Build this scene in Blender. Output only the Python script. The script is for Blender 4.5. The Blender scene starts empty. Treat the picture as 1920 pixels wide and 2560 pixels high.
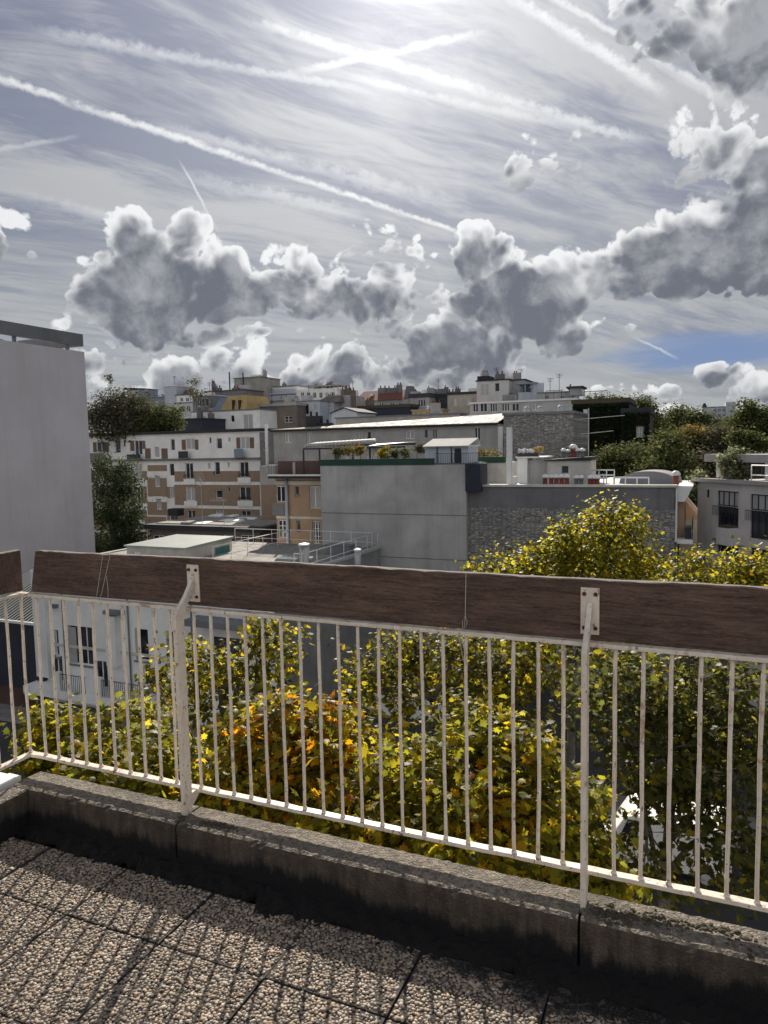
import bpy, math, random
import numpy as np
from mathutils import Vector, Matrix
R = math.radians
random.seed(7)
rng = np.random.default_rng(11)
scn = bpy.context.scene
col = scn.collection

# ------------------------------------------------------------------ camera
FPX, PITCH, ROLL, YAW, EYE = 1803.0, R(5.135), R(1.137), R(23.58), 1.56   # photo is 1920 x 2560
cp, sp, cr, sr = math.cos(PITCH), math.sin(PITCH), math.cos(ROLL), math.sin(ROLL)
_fw = Vector((0, cp, -sp)); _u = Vector((0, sp, cp)); _r = Vector((1, 0, 0))
CR, CU, CF = cr*_r - sr*_u, sr*_r + cr*_u, _fw
cam = bpy.data.cameras.new('camera'); cam.sensor_fit = 'HORIZONTAL'; cam.sensor_width = 36
cam.lens = FPX/1920*36; cam.clip_start = .05; cam.clip_end = 6000
camo = bpy.data.objects.new('camera', cam); col.objects.link(camo); scn.camera = camo
camo.matrix_world = Matrix(((CR.x, CU.x, -CF.x, 0), (CR.y, CU.y, -CF.y, 0), (CR.z, CU.z, -CF.z, EYE), (0, 0, 0, 1)))
def ray(x, y): return ((x-960)/FPX*CR - (y-1280)/FPX*CU + CF)

# ------------------------------------------------------------------ light + view
SUN_EL, SUN_AZ = R(30.3), R(1.2)
SUN_DIR = Vector((math.sin(SUN_AZ)*math.cos(SUN_EL), math.cos(SUN_AZ)*math.cos(SUN_EL), math.sin(SUN_EL)))
sl = bpy.data.lights.new('sun', 'SUN'); sl.energy = 4.7; sl.angle = R(.6); sl.color = (1, .91, .78)
so = bpy.data.objects.new('sun', sl); col.objects.link(so)
so.rotation_euler = (-SUN_DIR).to_track_quat('-Z', 'Y').to_euler(); so.location = SUN_DIR*300
scn.view_settings.view_transform = 'Standard'; scn.view_settings.look = 'None'
scn.view_settings.exposure = 0.64; scn.view_settings.gamma = 1; scn.view_settings.use_curve_mapping = False

# ------------------------------------------------------------------ node expression helpers
NT = None
class S:
    def __init__(s, k): s.k = k
    def _b(s, op, o, rev=False): return M(op, o, s) if rev else M(op, s, o)
    def __add__(s, o): return s._b('ADD', o)
    __radd__ = __add__
    def __mul__(s, o): return s._b('MULTIPLY', o)
    __rmul__ = __mul__
    def __sub__(s, o): return s._b('SUBTRACT', o)
    def __rsub__(s, o): return s._b('SUBTRACT', o, True)
    def __truediv__(s, o): return s._b('DIVIDE', o)
    def __pow__(s, o): return s._b('POWER', o)
def put(sock, v):
    if isinstance(v, S): NT.links.new(v.k, sock)
    elif isinstance(v, (tuple, list, Vector)):
        v = tuple(v)
        sock.default_value = v + (1,) if len(v) == 3 and len(sock.default_value) == 4 else v
    else: sock.default_value = v
def M(op, *a, clamp=False):
    n = NT.nodes.new('ShaderNodeMath'); n.operation = op; n.use_clamp = clamp
    for i, v in enumerate(a): put(n.inputs[i], v)
    return S(n.outputs[0])
def VM(op, *a):
    n = NT.nodes.new('ShaderNodeVectorMath'); n.operation = op
    for i, v in enumerate(a): put(n.inputs[i], v)
    return S(n.outputs['Value'] if op in ('DOT_PRODUCT', 'LENGTH') else n.outputs['Vector'])
def sstep(x, a, b, lo=0., hi=1.):
    n = NT.nodes.new('ShaderNodeMapRange'); n.interpolation_type = 'SMOOTHSTEP'
    for i, v in enumerate((x, a, b, lo, hi)): put(n.inputs[i], v)
    return S(n.outputs[0])
def mix(f, a, b, mode='MIX'):
    n = NT.nodes.new('ShaderNodeMix'); n.data_type = 'RGBA'; n.blend_type = mode
    put(n.inputs[0], f); put(n.inputs[6], a); put(n.inputs[7], b)
    return S(n.outputs[2])
def noise(vec, scale=5, detail=4, rough=.5, dist=0, out='Fac', dim='3D'):
    n = NT.nodes.new('ShaderNodeTexNoise'); n.noise_dimensions = dim
    if vec is not None: put(n.inputs['Vector'], vec)
    n.inputs['Scale'].default_value = scale; n.inputs['Detail'].default_value = detail
    n.inputs['Roughness'].default_value = rough; n.inputs['Distortion'].default_value = dist
    return S(n.outputs[out])
def voro(vec, scale=5, feature='F1', out='Distance', rnd=1):
    n = NT.nodes.new('ShaderNodeTexVoronoi'); n.feature = feature
    if vec is not None: put(n.inputs['Vector'], vec)
    n.inputs['Scale'].default_value = scale; n.inputs['Randomness'].default_value = rnd
    return S(n.outputs[out])
def vmap(vec, loc=(0, 0, 0), rot=(0, 0, 0), sc=(1, 1, 1)):
    n = NT.nodes.new('ShaderNodeMapping'); put(n.inputs[0], vec)
    n.inputs[1].default_value = loc; n.inputs[2].default_value = rot; n.inputs[3].default_value = sc
    return S(n.outputs[0])
def comb(x, y, z):
    n = NT.nodes.new('ShaderNodeCombineXYZ')
    for i, v in enumerate((x, y, z)): put(n.inputs[i], v)
    return S(n.outputs[0])
def sep(v):
    n = NT.nodes.new('ShaderNodeSeparateXYZ'); put(n.inputs[0], v)
    return [S(o) for o in n.outputs]

# ------------------------------------------------------------------ world / sky
W = bpy.data.worlds.new('World'); scn.world = W; W.use_nodes = True; NT = W.node_tree
NT.nodes.clear()
def build_sky():
    SK = .1
    tc = NT.nodes.new('ShaderNodeTexCoord'); d = S(tc.outputs['Generated'])
    sky = NT.nodes.new('ShaderNodeTexSky'); sky.sky_type = 'NISHITA'; sky.sun_disc = False
    sky.sun_elevation = SUN_EL; sky.sun_rotation = SUN_AZ; sky.altitude = 100
    sky.air_density = 1.0; sky.dust_density = .6; sky.ozone_density = 1.5
    dx, dy, dz = sep(d)
    zc = M('MAXIMUM', dz, 0.0)
    cs = M('MAXIMUM', VM('DOT_PRODUCT', d, SUN_DIR), 0.0)
    g1 = cs**170.0; g2 = cs**14.0; g3 = cs**4.0
    base = mix(1.0, S(sky.outputs[0]), (SK*.50, SK*.50, SK*.50), 'MULTIPLY')
    # high thin cloud, streaked on a plane overhead
    k = zc + .16
    pv = comb(dx/k, dy/k, 0.)
    wv = VM('ADD', pv, VM('MULTIPLY', noise(pv, .9, 2, .5, out='Color', dim='2D'), (.26, .26, 0)))
    wx, wy, _ = sep(wv)
    def streak(ang, su, sv, off): c_, s_ = math.cos(R(ang)), math.sin(R(ang)); return comb((wx*c_ + wy*s_)*su + off, (wy*c_ - wx*s_)*sv + off, 0.)
    c1 = noise(streak(33, .75, 2.6, 1.), 1.2, 5, .62, .2, dim='2D')
    c2 = noise(streak(27, 1.3, 6., 4.), 1.5, 5, .66, .5, dim='2D')
    c3 = noise(streak(38, 6., 18., 9.), 1.3, 4, .68, .6, dim='2D')
    cir = sstep(c1*.60 + c2*.32 + c3*.11, .40, .62)
    gl = g2*.235 + g1*.24
    def grey(r, g, b_): return VM('ADD', (r, g, b_), comb(gl, gl*.99, gl*.97))
    ccol = grey(.262, .268, .286)
    low = VM('ADD', mix(.86, base, (.085, .097, .148)), comb(gl*.62, gl*.62, gl*.66))
    L = mix(cir*.95, low, ccol)
    # pale haze low over the town
    hz = M('POWER', 1.0 - M('MINIMUM', zc*1.75, 1.0), 1.7)
    hzn = noise(vmap(d, sc=(1.6, 1.6, 9)), 3.0, 5, .62)
    L = mix(hz*sstep(hzn, .34, .60, .40, 1.)*.95, L, mix(g3, (.25, .268, .285), (.315, .325, .32)))
    c = ray(1780, 880).normalized(); rt = c.cross(Vector((0, 0, 1))).normalized(); up = rt.cross(c)
    du = VM('DOT_PRODUCT', d, tuple(rt/.165)); dv = VM('DOT_PRODUCT', d, tuple(up/.028)); gap = M('MULTIPLY_ADD', dv, dv, du*du) + (hzn - .5)*1.6
    L = mix(sstep(gap, 1.0, .2)*.9, L, (.125, .185, .315))      # clear blue gap low on the right
    # vapour trails: great circles through two directions
    wob = noise(d, 16, 2, .6); wob2 = noise(d, 75, 3, .7)
    def trail(x0, y0, x1, y1, w0, w1, amt, soft=.05):
        nonlocal L
        a, b = ray(x0, y0).normalized(), ray(x1, y1).normalized()
        m = a.cross(b).normalized(); mid = (a+b).normalized(); ax = m.cross(mid).normalized()
        h = math.acos(max(-1, min(1, a.dot(mid))))
        wd = sstep(VM('DOT_PRODUCT', d, tuple(ax)), -math.sin(h), math.sin(h), w0, w1)
        dist = M('ABSOLUTE', VM('DOT_PRODUCT', d, tuple(m)) + (wob - .5)*.006 + (wob2 - .5)*wd*1.5)
        f = sstep(dist, wd, wd*.1)*sstep(VM('DOT_PRODUCT', d, tuple(mid)), math.cos(h), math.cos(max(h-soft, 0.01)))
        f = f*sstep(wob2*.5+wob*.5, .3, .6, .3, 1.)
        L = mix(f*amt, L, grey(.43, .44, .45))
    for t in ((-140, 150, 1330, 640, .0068, .0042, 1.), (420, 430, 940, 545, .012, .010, .5, .12), (0, 60, 980, 240, .010, .006, .55, .12),
              (560, 30, 1660, 370, .008, .009, .75, .08), (1200, -60, 1690, 250, .009, .009, 1.), (1290, -60, 1820, 250, .005, .005, .85),
              (700, 190, 1260, 70, .006, .007, .75, .08), (440, 390, 552, 590, .002, .003, .65), (-60, 385, 215, 335, .004, .004, .45), (1575, 840, 1705, 900, .002, .003, .6), (330, 300, 1180, 520, .010, .014, .45, .12), (850, 190, 1500, 330, .006, .008, .6, .08), (1560, 110, 1880, 300, .005, .008, .5, .1), (-60, 470, 700, 640, .012, .010, .35, .15)):
        trail(*t)
    # cumulus: blobs where the photograph has them, billowed by noise, thick parts dark
    blobs = [(310, 640, 135, 105, 1.15), (295, 545, 72, 75, .9), (395, 535, 48, 55, .7), (480, 620, 110, 75, .9), (640, 600, 80, 72, .45),
             (770, 655, 140, 46, .75), (850, 585, 100, 75, .42), (815, 520, 60, 42, .38), (1040, 560, 75, 75, .8),
             (1120, 655, 140, 80, 1.1), (980, 745, 100, 55, .85), (735, 790, 75, 48, .6), (870, 805, 130, 42, .5), (1085, 785, 55, 75, .8),
             (1310, 590, 120, 60, .55), (1490, 545, 170, 85, 1.1), (1650, 510, 140, 120, 1.15), (1560, 310, 100, 100, .42), (1670, 380, 90, 90, .7),
             (1480, 30, 170, 80, .5), (1640, 60, 140, 110, .8), (1150, 360, 75, 55, .2),
             (385, 805, 58, 42, .7), (210, 770, 110, 45, .42), (560, 800, 120, 45, .35), (-40, 500, 110, 60, .42),
             (1390, 840, 70, 24, .45), (1550, 800, 60, 26, .5), (1630, 835, 70, 36, .5), (380, 715, 200, 30, .6), (1220, 725, 120, 32, .6), (900, 690, 160, 60, .2), (480, 780, 90, 40, .4), (650, 820, 90, 30, .5), (300, 840, 120, 26, .4), (1480, 890, 120, 26, .35), (1290, 850, 60, 22, .5)]
    wn = noise(d, 7.0, 3, .5, out='Color')
    dw = VM('ADD', d, VM('MULTIPLY', VM('SUBTRACT', wn, (.5, .5, .5)), (.065, .065, .065)))
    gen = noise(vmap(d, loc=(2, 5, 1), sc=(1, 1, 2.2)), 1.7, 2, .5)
    out_f = sstep(dy, .62, .8, 1., 0.)       # random cloud beyond the frame, coverage raised for more fill light
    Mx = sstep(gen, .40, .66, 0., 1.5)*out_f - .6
    V = M('MULTIPLY', dz, 0.0); Wn = V + .02
    for bx, by, rx, ry, amp in blobs:
        c = ray(bx*1.1573, by*1.1573); kk = c.length; c = c.normalized()
        rt = c.cross(Vector((0, 0, 1))).normalized(); up = rt.cross(c)
        ru, rv = rx*1.1573/FPX/kk*1.22, ry*1.1573/FPX/kk*1.22
        du = VM('DOT_PRODUCT', dw, tuple(rt/ru)); dv = VM('DOT_PRODUCT', dw, tuple(up/rv))
        e = M('MULTIPLY_ADD', dv, dv, du*du)
        val = M('MULTIPLY_ADD', e, -amp, amp)
        w = M('MAXIMUM', val + .45, 0.0); w = w*w
        V = M('MULTIPLY_ADD', w, dv, V); Wn = Wn + w
        Mx = M('MAXIMUM', Mx, val)
    V = M('MINIMUM', M('MAXIMUM', V/Wn, -1.0), 1.0)
    n1 = noise(dw, 12, 5, .60, .1); n2 = noise(dw, 34, 6, .70); vo = voro(dw, 30, 'F1')
    v2 = voro(dw, 75, 'F1')
    bil = (n1 - .5)*1.5 + (n2 - .5)*.85 + (.45 - vo)*.85 + (.45 - v2)*.42
    dens = Mx + bil*sstep(Mx, -.30, .14, .12, .90) - .03
    alpha = sstep(dens, .0, .17)
    lit = (n1 - noise(VM('ADD', dw, tuple(SUN_DIR*.018)), 12, 3, .60, .1))*2.4
    soft = Mx + (n1 - .5)*1.1 + (n2 - .5)*.40 + (.45 - vo)*.50 + (.45 - v2)*.25
    thick = sstep(soft - lit*.62 - V*.34, .02, .62)
    edge = mix(sstep(V, -.7, .4), (.29, .30, .312), mix(g3, (.45, .46, .47), (.63, .635, .64)))
    core = mix(sstep(n1*.8 + n2*.2 + lit*.30 + V*.08, .36, .74), (.100, .108, .132), (.25, .258, .275))
    back = sstep(VM('DOT_PRODUCT', d, SUN_DIR), .35, -.45)     # clouds opposite the sun show lit sides, brightened to raise the fill
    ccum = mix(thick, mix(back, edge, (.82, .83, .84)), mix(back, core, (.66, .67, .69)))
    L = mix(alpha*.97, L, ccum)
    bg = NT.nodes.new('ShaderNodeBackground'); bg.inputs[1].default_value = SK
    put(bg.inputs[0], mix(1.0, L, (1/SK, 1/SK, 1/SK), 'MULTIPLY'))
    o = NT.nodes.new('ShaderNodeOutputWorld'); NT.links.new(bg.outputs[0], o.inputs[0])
build_sky()
W.cycles.sampling_method = 'NONE'

# ------------------------------------------------------------------ materials
MATS = {}
def material(name, fn):
    global NT
    m = bpy.data.materials.new(name); m.use_nodes = True; NT = m.node_tree
    b = NT.nodes['Principled BSDF']; fn(b); MATS[name] = m
    return m
def objco(): return S(NT.nodes.new('ShaderNodeTexCoord').outputs['Object'])
def worldco(): return S(NT.nodes.new('ShaderNodeNewGeometry').outputs['Position'])
def bump(b, h, strength=.3, dist=.01):
    n = NT.nodes.new('ShaderNodeBump'); n.inputs['Strength'].default_value = strength; n.inputs['Distance'].default_value = dist
    put(n.inputs['Height'], h); NT.links.new(n.outputs[0], b.inputs['Normal'])
def attr(name, out='Color'):
    n = NT.nodes.new('ShaderNodeAttribute'); n.attribute_name = name; return S(n.outputs[out])
def mul(c, k): return tuple(x*k for x in c)

def plaster(name, c, var=.25, streak=.35, sc=.6, rough=.9, bumpy=.15):
    def f(b):
        p = worldco()
        n = noise(p, sc, 6, .62); s = noise(vmap(p, sc=(1.1, 1.1, .06)), 1.4, 5, .65); g = noise(p, 9, 4, .6)
        cc = mix(sstep(n, .32, .72), mul(c, 1-var), mul(c, 1.06))
        cc = mix(sstep(s, .46, .76)*streak, cc, mul(c, .42)); pt = noise(p, .22, 3, .5); cc = mix(sstep(pt, .50, .56)*var*.55, cc, mul(c, .72)); cc = mix(sstep(noise(vmap(p, sc=(2.5, 2.5, .12)), 3, 3, .6), .62, .75)*streak*.6, cc, mul(c, 1.15))
        cc = mix(sstep(g, .3, .8)*.18, cc, mul(c, .7))
        put(b.inputs['Base Color'], cc); b.inputs['Roughness'].default_value = rough
        bump(b, g*.6+n, bumpy, .03)
    return material(name, f)
plaster('white_plaster', (.84, .84, .81), .10, .18); plaster('cream_plaster', (.66, .63, .56)); plaster('tower_plaster', (.60, .58, .60), .07, .16, .25)
plaster('grey_render', (.50, .495, .485), .30, .45, .35); plaster('dark_render', (.20, .20, .205), .25, .5, .6)
plaster('old_grey_plaster', (.42, .415, .395), .2, .35); plaster('peach_plaster', (.42, .29, .19), .2, .3); plaster('brown_plaster', (.20, .165, .14), .3, .4)
plaster('yellow_plaster', (.50, .36, .16), .2, .25); plaster('pinkish_plaster', (.62, .59, .575), .12, .25); plaster('gable_concrete', (.32, .32, .31), .3, .55)
plaster('beige_stone', (.42, .40, .36), .25, .3); plaster('mauve_plaster', (.42, .40, .39), .2, .3); plaster('pale_blue_plaster', (.50, .53, .58), .1, .2)
plaster('black_cladding', (.035, .042, .06), .2, .2); plaster('green_band', (.025, .075, .05), .3, .2); plaster('red_brown', (.085, .045, .038), .35, .4)
plaster('rust_screen', (.19, .11, .09), .3, .3); plaster('blue_grey_metal', (.20, .25, .32), .15, .2, rough=.5); plaster('teal_paint', (.045, .24, .20), .15, .2, rough=.5)
plaster('dark_roof', (.04, .042, .05), .3, .3); plaster('white_paint', (.80, .80, .79), .1, .12, rough=.55); plaster('brown_shutter', (.20, .135, .10), .25, .2)
plaster('gravel_roof', (.30, .285, .26), .45, .1, 1.5, bumpy=.6); plaster('slate', (.06, .068, .085), .3, .3); plaster('ochre', (.55, .37, .15), .2, .1)
plaster('silver_metal', (.48, .49, .50), .15, .1, rough=.45); plaster('terracotta', (.26, .07, .05), .3, .2); plaster('grey_tarp', (.25, .25, .26), .1, .15)
plaster('glasshouse', (.36, .395, .37), .1, .1, rough=.35); plaster('rail_dark', (.03, .032, .04), .2, .1, rough=.5); plaster('asphalt', (.05, .05, .052), .3, .1)
plaster('pavement_grey', (.22, .21, .20), .3, .2, 1.2); plaster('bark', (.16, .145, .115), .45, .4, 3., bumpy=.6); plaster('stone_kerb', (.3, .3, .29), .3, .2)
plaster('soil', (.07, .062, .045), .4, .1); plaster('tyre', (.02, .02, .02), .2, .1); plaster('grey_slab', (.20, .205, .215), .2, .2)

def f(b):
    p = objco(); n = noise(p, 1.6, 4, .6); br = NT.nodes.new('ShaderNodeTexBrick'); v = comb(sep(p)[0], sep(p)[2], 0.)
    put(br.inputs['Vector'], v); br.inputs['Scale'].default_value = 4.2
    br.inputs['Color1'].default_value = (.34, .245, .17, 1); br.inputs['Color2'].default_value = (.28, .20, .14, 1); br.inputs['Mortar'].default_value = (.26, .21, .16, 1)
    br.inputs['Mortar Size'].default_value = .012
    put(b.inputs['Base Color'], mix(sstep(n, .3, .75)*.45, S(br.outputs[0]), (.22, .15, .11))); b.inputs['Roughness'].default_value = .9
material('brick', f)
def f(b):
    p = objco(); x, y, z = sep(p); v = comb(x, z, 0.)
    v = VM('ADD', v, VM('MULTIPLY', VM('SUBTRACT', noise(v, 1.2, 2, out='Color'), (.5, .5, .5)), (.25, .06, 0)))
    vv = vmap(v, sc=(3.2, 8.6, 1)); e = voro(vv, 1., 'DISTANCE_TO_EDGE', rnd=.6); cl = voro(vv, 1., 'F1', 'Color', rnd=.6)
    st = sep(cl)[0]; n = noise(p, .35, 4, .6); g = noise(p, 12, 4, .6)
    c = mix(st, (.24, .232, .215), (.46, .445, .41)); c = mix(sstep(sep(cl)[1], .86, .9), c, (.50, .48, .44)); c = mix(sstep(g, .3, .8)*.4, c, (.16, .155, .145))
    c = mix(sstep(e, .10, .02), c, (.125, .12, .115)); c = mix(sstep(n, .42, .7)*.5, c, (.14, .14, .14))
    put(b.inputs['Base Color'], c); b.inputs['Roughness'].default_value = .95; bump(b, sstep(e, .0, .2)*.8 + g*.3, .8, .06)
material('rubble_stone', f)
def f(b):
    p = objco(); x, y, z = sep(p)
    n = noise(vmap(p, sc=(.5, .5, .5)), 2., 6, .65); w = noise(vmap(p, sc=(1.4, .25, .25)), 3, 4, .6)
    seam = M('ABSOLUTE', M('FRACT', x*1.6) - .5)
    c = mix(sstep(n, .35, .65), (.20, .18, .165), (.36, .325, .30)); c = mix(sstep(w, .55, .7)*.7, c, (.26, .15, .10))
    put(b.inputs['Base Color'], mix(sstep(seam, .06, .02), c, (.10, .09, .085))); b.inputs['Specular IOR Level'].default_value = .12
    put(b.inputs['Roughness'], sstep(n, .3, .7, .6, .85)); bump(b, sstep(seam, .07, .02) + w*.5, .5, .04)
material('zinc_roof', f)
def f(b):
    p = objco(); x, y, z = sep(p); br = NT.nodes.new('ShaderNodeTexBrick'); put(br.inputs['Vector'], comb(x, y*1.3, 0.)); br.inputs['Scale'].default_value = 2.6
    br.inputs['Color1'].default_value = (.24, .075, .045, 1); br.inputs['Color2'].default_value = (.16, .055, .04, 1); br.inputs['Mortar'].default_value = (.06, .03, .025, 1)
    put(b.inputs['Base Color'], mix(sstep(noise(p, .8, 5), .4, .75)*.6, S(br.outputs[0]), (.12, .075, .06))); b.inputs['Roughness'].default_value = .9
material('red_tile', f)
def f(b):
    p = worldco(); n = noise(p, .7, 2); c = mix(sstep(n, .42, .62), (.012, .014, .02), (.05, .055, .065))
    put(b.inputs['Base Color'], c); b.inputs['Roughness'].default_value = .07; b.inputs['Specular IOR Level'].default_value = .6
material('window_glass', f)
def f(b):
    p = worldco(); put(b.inputs['Base Color'], mix(noise(vmap(p, sc=(6, 6, .3)), 2., 3), (.28, .28, .29), (.5, .5, .5))); b.inputs['Roughness'].default_value = .35
material('curtained_glass', f)
def f(b):
    b.inputs['Base Color'].default_value = (.22, .24, .235, 1); b.inputs['Roughness'].default_value = .12
material('canopy_glass', f)

# foreground surfaces
def f(b):
    p = objco(); n = noise(p, 55, 5, .7); m = noise(p, 7, 5, .65); st = noise(vmap(p, sc=(1, 1, 1)), 2.2, 4, .6); x, y, z = sep(p)
    rag = noise(vmap(p, sc=(1, 1, .22)), 26, 5, .65); big = noise(vmap(p, sc=(1, 1, .3)), 4, 3, .6)
    c = mix(sstep(n, .34, .68), (.078, .065, .050), (.28, .242, .195)); c = mix(sstep(m, .42, .68)*.75, c, (.085, .076, .063))
    c = mix(sstep(voro(p, 105, 'F1'), .34, .12)*sstep(noise(p, 30, 2), .4, .6)*.8, c, (.44, .40, .345)); c = mix(sstep(voro(vmap(p, loc=(.3, .2, 0)), 85, 'F1'), .22, .08)*.8, c, (.035, .032, .026)); c = mix(sstep(st, .55, .72)*.5, c, (.055, .055, .04))
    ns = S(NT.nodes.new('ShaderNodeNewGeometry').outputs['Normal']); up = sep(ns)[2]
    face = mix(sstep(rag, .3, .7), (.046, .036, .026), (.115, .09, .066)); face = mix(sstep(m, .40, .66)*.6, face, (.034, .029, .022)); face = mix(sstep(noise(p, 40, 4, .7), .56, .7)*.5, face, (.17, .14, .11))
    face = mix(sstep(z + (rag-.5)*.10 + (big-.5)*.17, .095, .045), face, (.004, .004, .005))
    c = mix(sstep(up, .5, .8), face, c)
    put(b.inputs['Base Color'], c); b.inputs['Roughness'].default_value = .95; bump(b, n + m*.8 + voro(p, 120, 'F1')*.7, 1., .006)
material('weathered_concrete', f)
def f(b):
    p = objco(); g = noise(vmap(p, sc=(1.3, 14, 16)), 5, 7, .74, .8); k = noise(vmap(p, sc=(6, 30, 48)), 7, 5, .72); m = noise(vmap(p, sc=(1, 2, 2.5)), 3.2, 5, .65)
    sp_ = noise(vmap(p, sc=(24, 60, 70)), 5, 3, .65); sc_ = noise(vmap(p, sc=(1, 3, 3)), 22, 4, .7)
    c = mix(sstep(g, .32, .68), (.068, .036, .025), (.26, .160, .118)); c = mix(sstep(k, .46, .70)*.7, c, (.31, .215, .17)); c = mix(sstep(m, .38, .66)*.5, c, (.062, .038, .029))
    c = mix(sstep(sc_, .60, .72)*.55, c, (.21, .165, .14)); c = mix(sstep(sp_, .62, .70)*.6, c, (.34, .28, .24))
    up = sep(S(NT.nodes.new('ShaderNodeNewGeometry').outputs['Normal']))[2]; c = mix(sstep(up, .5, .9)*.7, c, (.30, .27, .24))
    put(b.inputs['Base Color'], c); b.inputs['Roughness'].default_value = .88; bump(b, g + k*.9 + sc_*.4, 1., .010)
material('weathered_wood', f)
def f(b):
    p = worldco(); n = noise(p, 20, 6, .7); r = noise(p, 7, 5, .68); sp_ = noise(p, 110, 4, .65); k = noise(vmap(p, sc=(1, 1, .15)), 34, 4, .7)
    c = mix(sstep(n, .3, .75), (.70, .60, .49), (.82, .76, .67)); c = mix(sstep(r, .60, .68)*.75, c, (.36, .20, .13)); c = mix(sstep(k, .62, .72)*.75, c, (.30, .15, .085))
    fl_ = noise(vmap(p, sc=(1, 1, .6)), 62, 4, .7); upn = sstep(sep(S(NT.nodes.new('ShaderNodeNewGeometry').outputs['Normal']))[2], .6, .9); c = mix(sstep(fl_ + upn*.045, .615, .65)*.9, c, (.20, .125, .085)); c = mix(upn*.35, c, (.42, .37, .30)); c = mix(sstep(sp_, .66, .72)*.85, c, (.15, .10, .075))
    put(b.inputs['Base Color'], c); put(b.inputs['Roughness'], sstep(n, .3, .7, .38, .7)); bump(b, n + sp_*.6, .5, .003)
material('flaking_paint', f)
def f(b):
    p = worldco(); b.inputs['Roughness'].default_value = .9; put(b.inputs['Base Color'], mix(noise(p, 130, 3), (.035, .014, .008), (.15, .06, .028)))
material('rust', f)
def f(b):
    b.inputs['Roughness'].default_value = .95; put(b.inputs['Base Color'], mix(sstep(noise(worldco(), 40, 5, .7), .3, .7), (.022, .020, .017), (.075, .068, .06)))
material('slab_matrix', f)
def f(b):
    p = worldco(); t = attr('tint'); gr = noise(p, 3.2, 5, .65); x, y, z = sep(p)
    nn = M('ADD', x*math.sin(YAW), y*math.cos(YAW)); rag = noise(p, 9, 5, .65); rg2 = noise(p, 45, 3, .6)
    c = mix(sstep(gr, .36, .66)*.55, t, mix(.5, t, (.10, .095, .085)))
    aa = M('ADD', x*math.cos(YAW), y*-math.sin(YAW))
    lim = sstep(aa, -1.4, .6, .02, -.15)     # black algae creeps further over the slabs towards the right end of the kerb
    c = mix(sstep(nn + (rag-.5)*.34 + (rg2-.5)*.09 - 1.965 - lim, -.03, .035), c, (.006, .006, .007))
    put(b.inputs['Base Color'], c); b.inputs['Roughness'].default_value = .75; bump(b, noise(p, 260, 3, .6), .3, .002)
material('pebble', f)
def f(b):
    b.inputs['Roughness'].default_value = 1; put(b.inputs['Base Color'], mix(noise(worldco(), 60, 4), (.002, .002, .0025), (.008, .0075, .007)))
material('black_algae', f)
def f(b):
    b.inputs['Roughness'].default_value = 1; put(b.inputs['Base Color'], mix(noise(worldco(), 90, 4), (.030, .026, .016), (.13, .11, .075))); bump(b, noise(worldco(), 160, 4), 1, .01)
material('moss', f)
def f(b):
    b.inputs['Roughness'].default_value = .8; put(b.inputs['Base Color'], mix(noise(worldco(), 220, 2), (.40, .36, .30), (.62, .58, .5)))
material('twine', f)

def leafmat(name, trans=.5, gloss=.42, spec=.45, tk=1.5):
    def f(b):
        t = attr('tint'); g = noise(worldco(), 26, 2)
        c = mix(g*.5, t, mul_(t, .55)); b.inputs['Roughness'].default_value = gloss; b.inputs['Specular IOR Level'].default_value = spec
        put(b.inputs['Base Color'], c)
        tr = NT.nodes.new('ShaderNodeBsdfTranslucent'); put(tr.inputs[0], mul_(c, tk))
        ms = NT.nodes.new('ShaderNodeMixShader'); ms.inputs[0].default_value = trans
        NT.links.new(b.outputs[0], ms.inputs[1]); NT.links.new(tr.outputs[0], ms.inputs[2])
        NT.links.new(ms.outputs[0], NT.nodes['Material Output'].inputs[0])
    return material(name, f)
def mul_(s, k): return mix(1.0, s, (k, k, k), 'MULTIPLY')
leafmat('plane_leaf', .66, .46, .22, 1.9); leafmat('far_leaf', .4, .8, .04)

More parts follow.
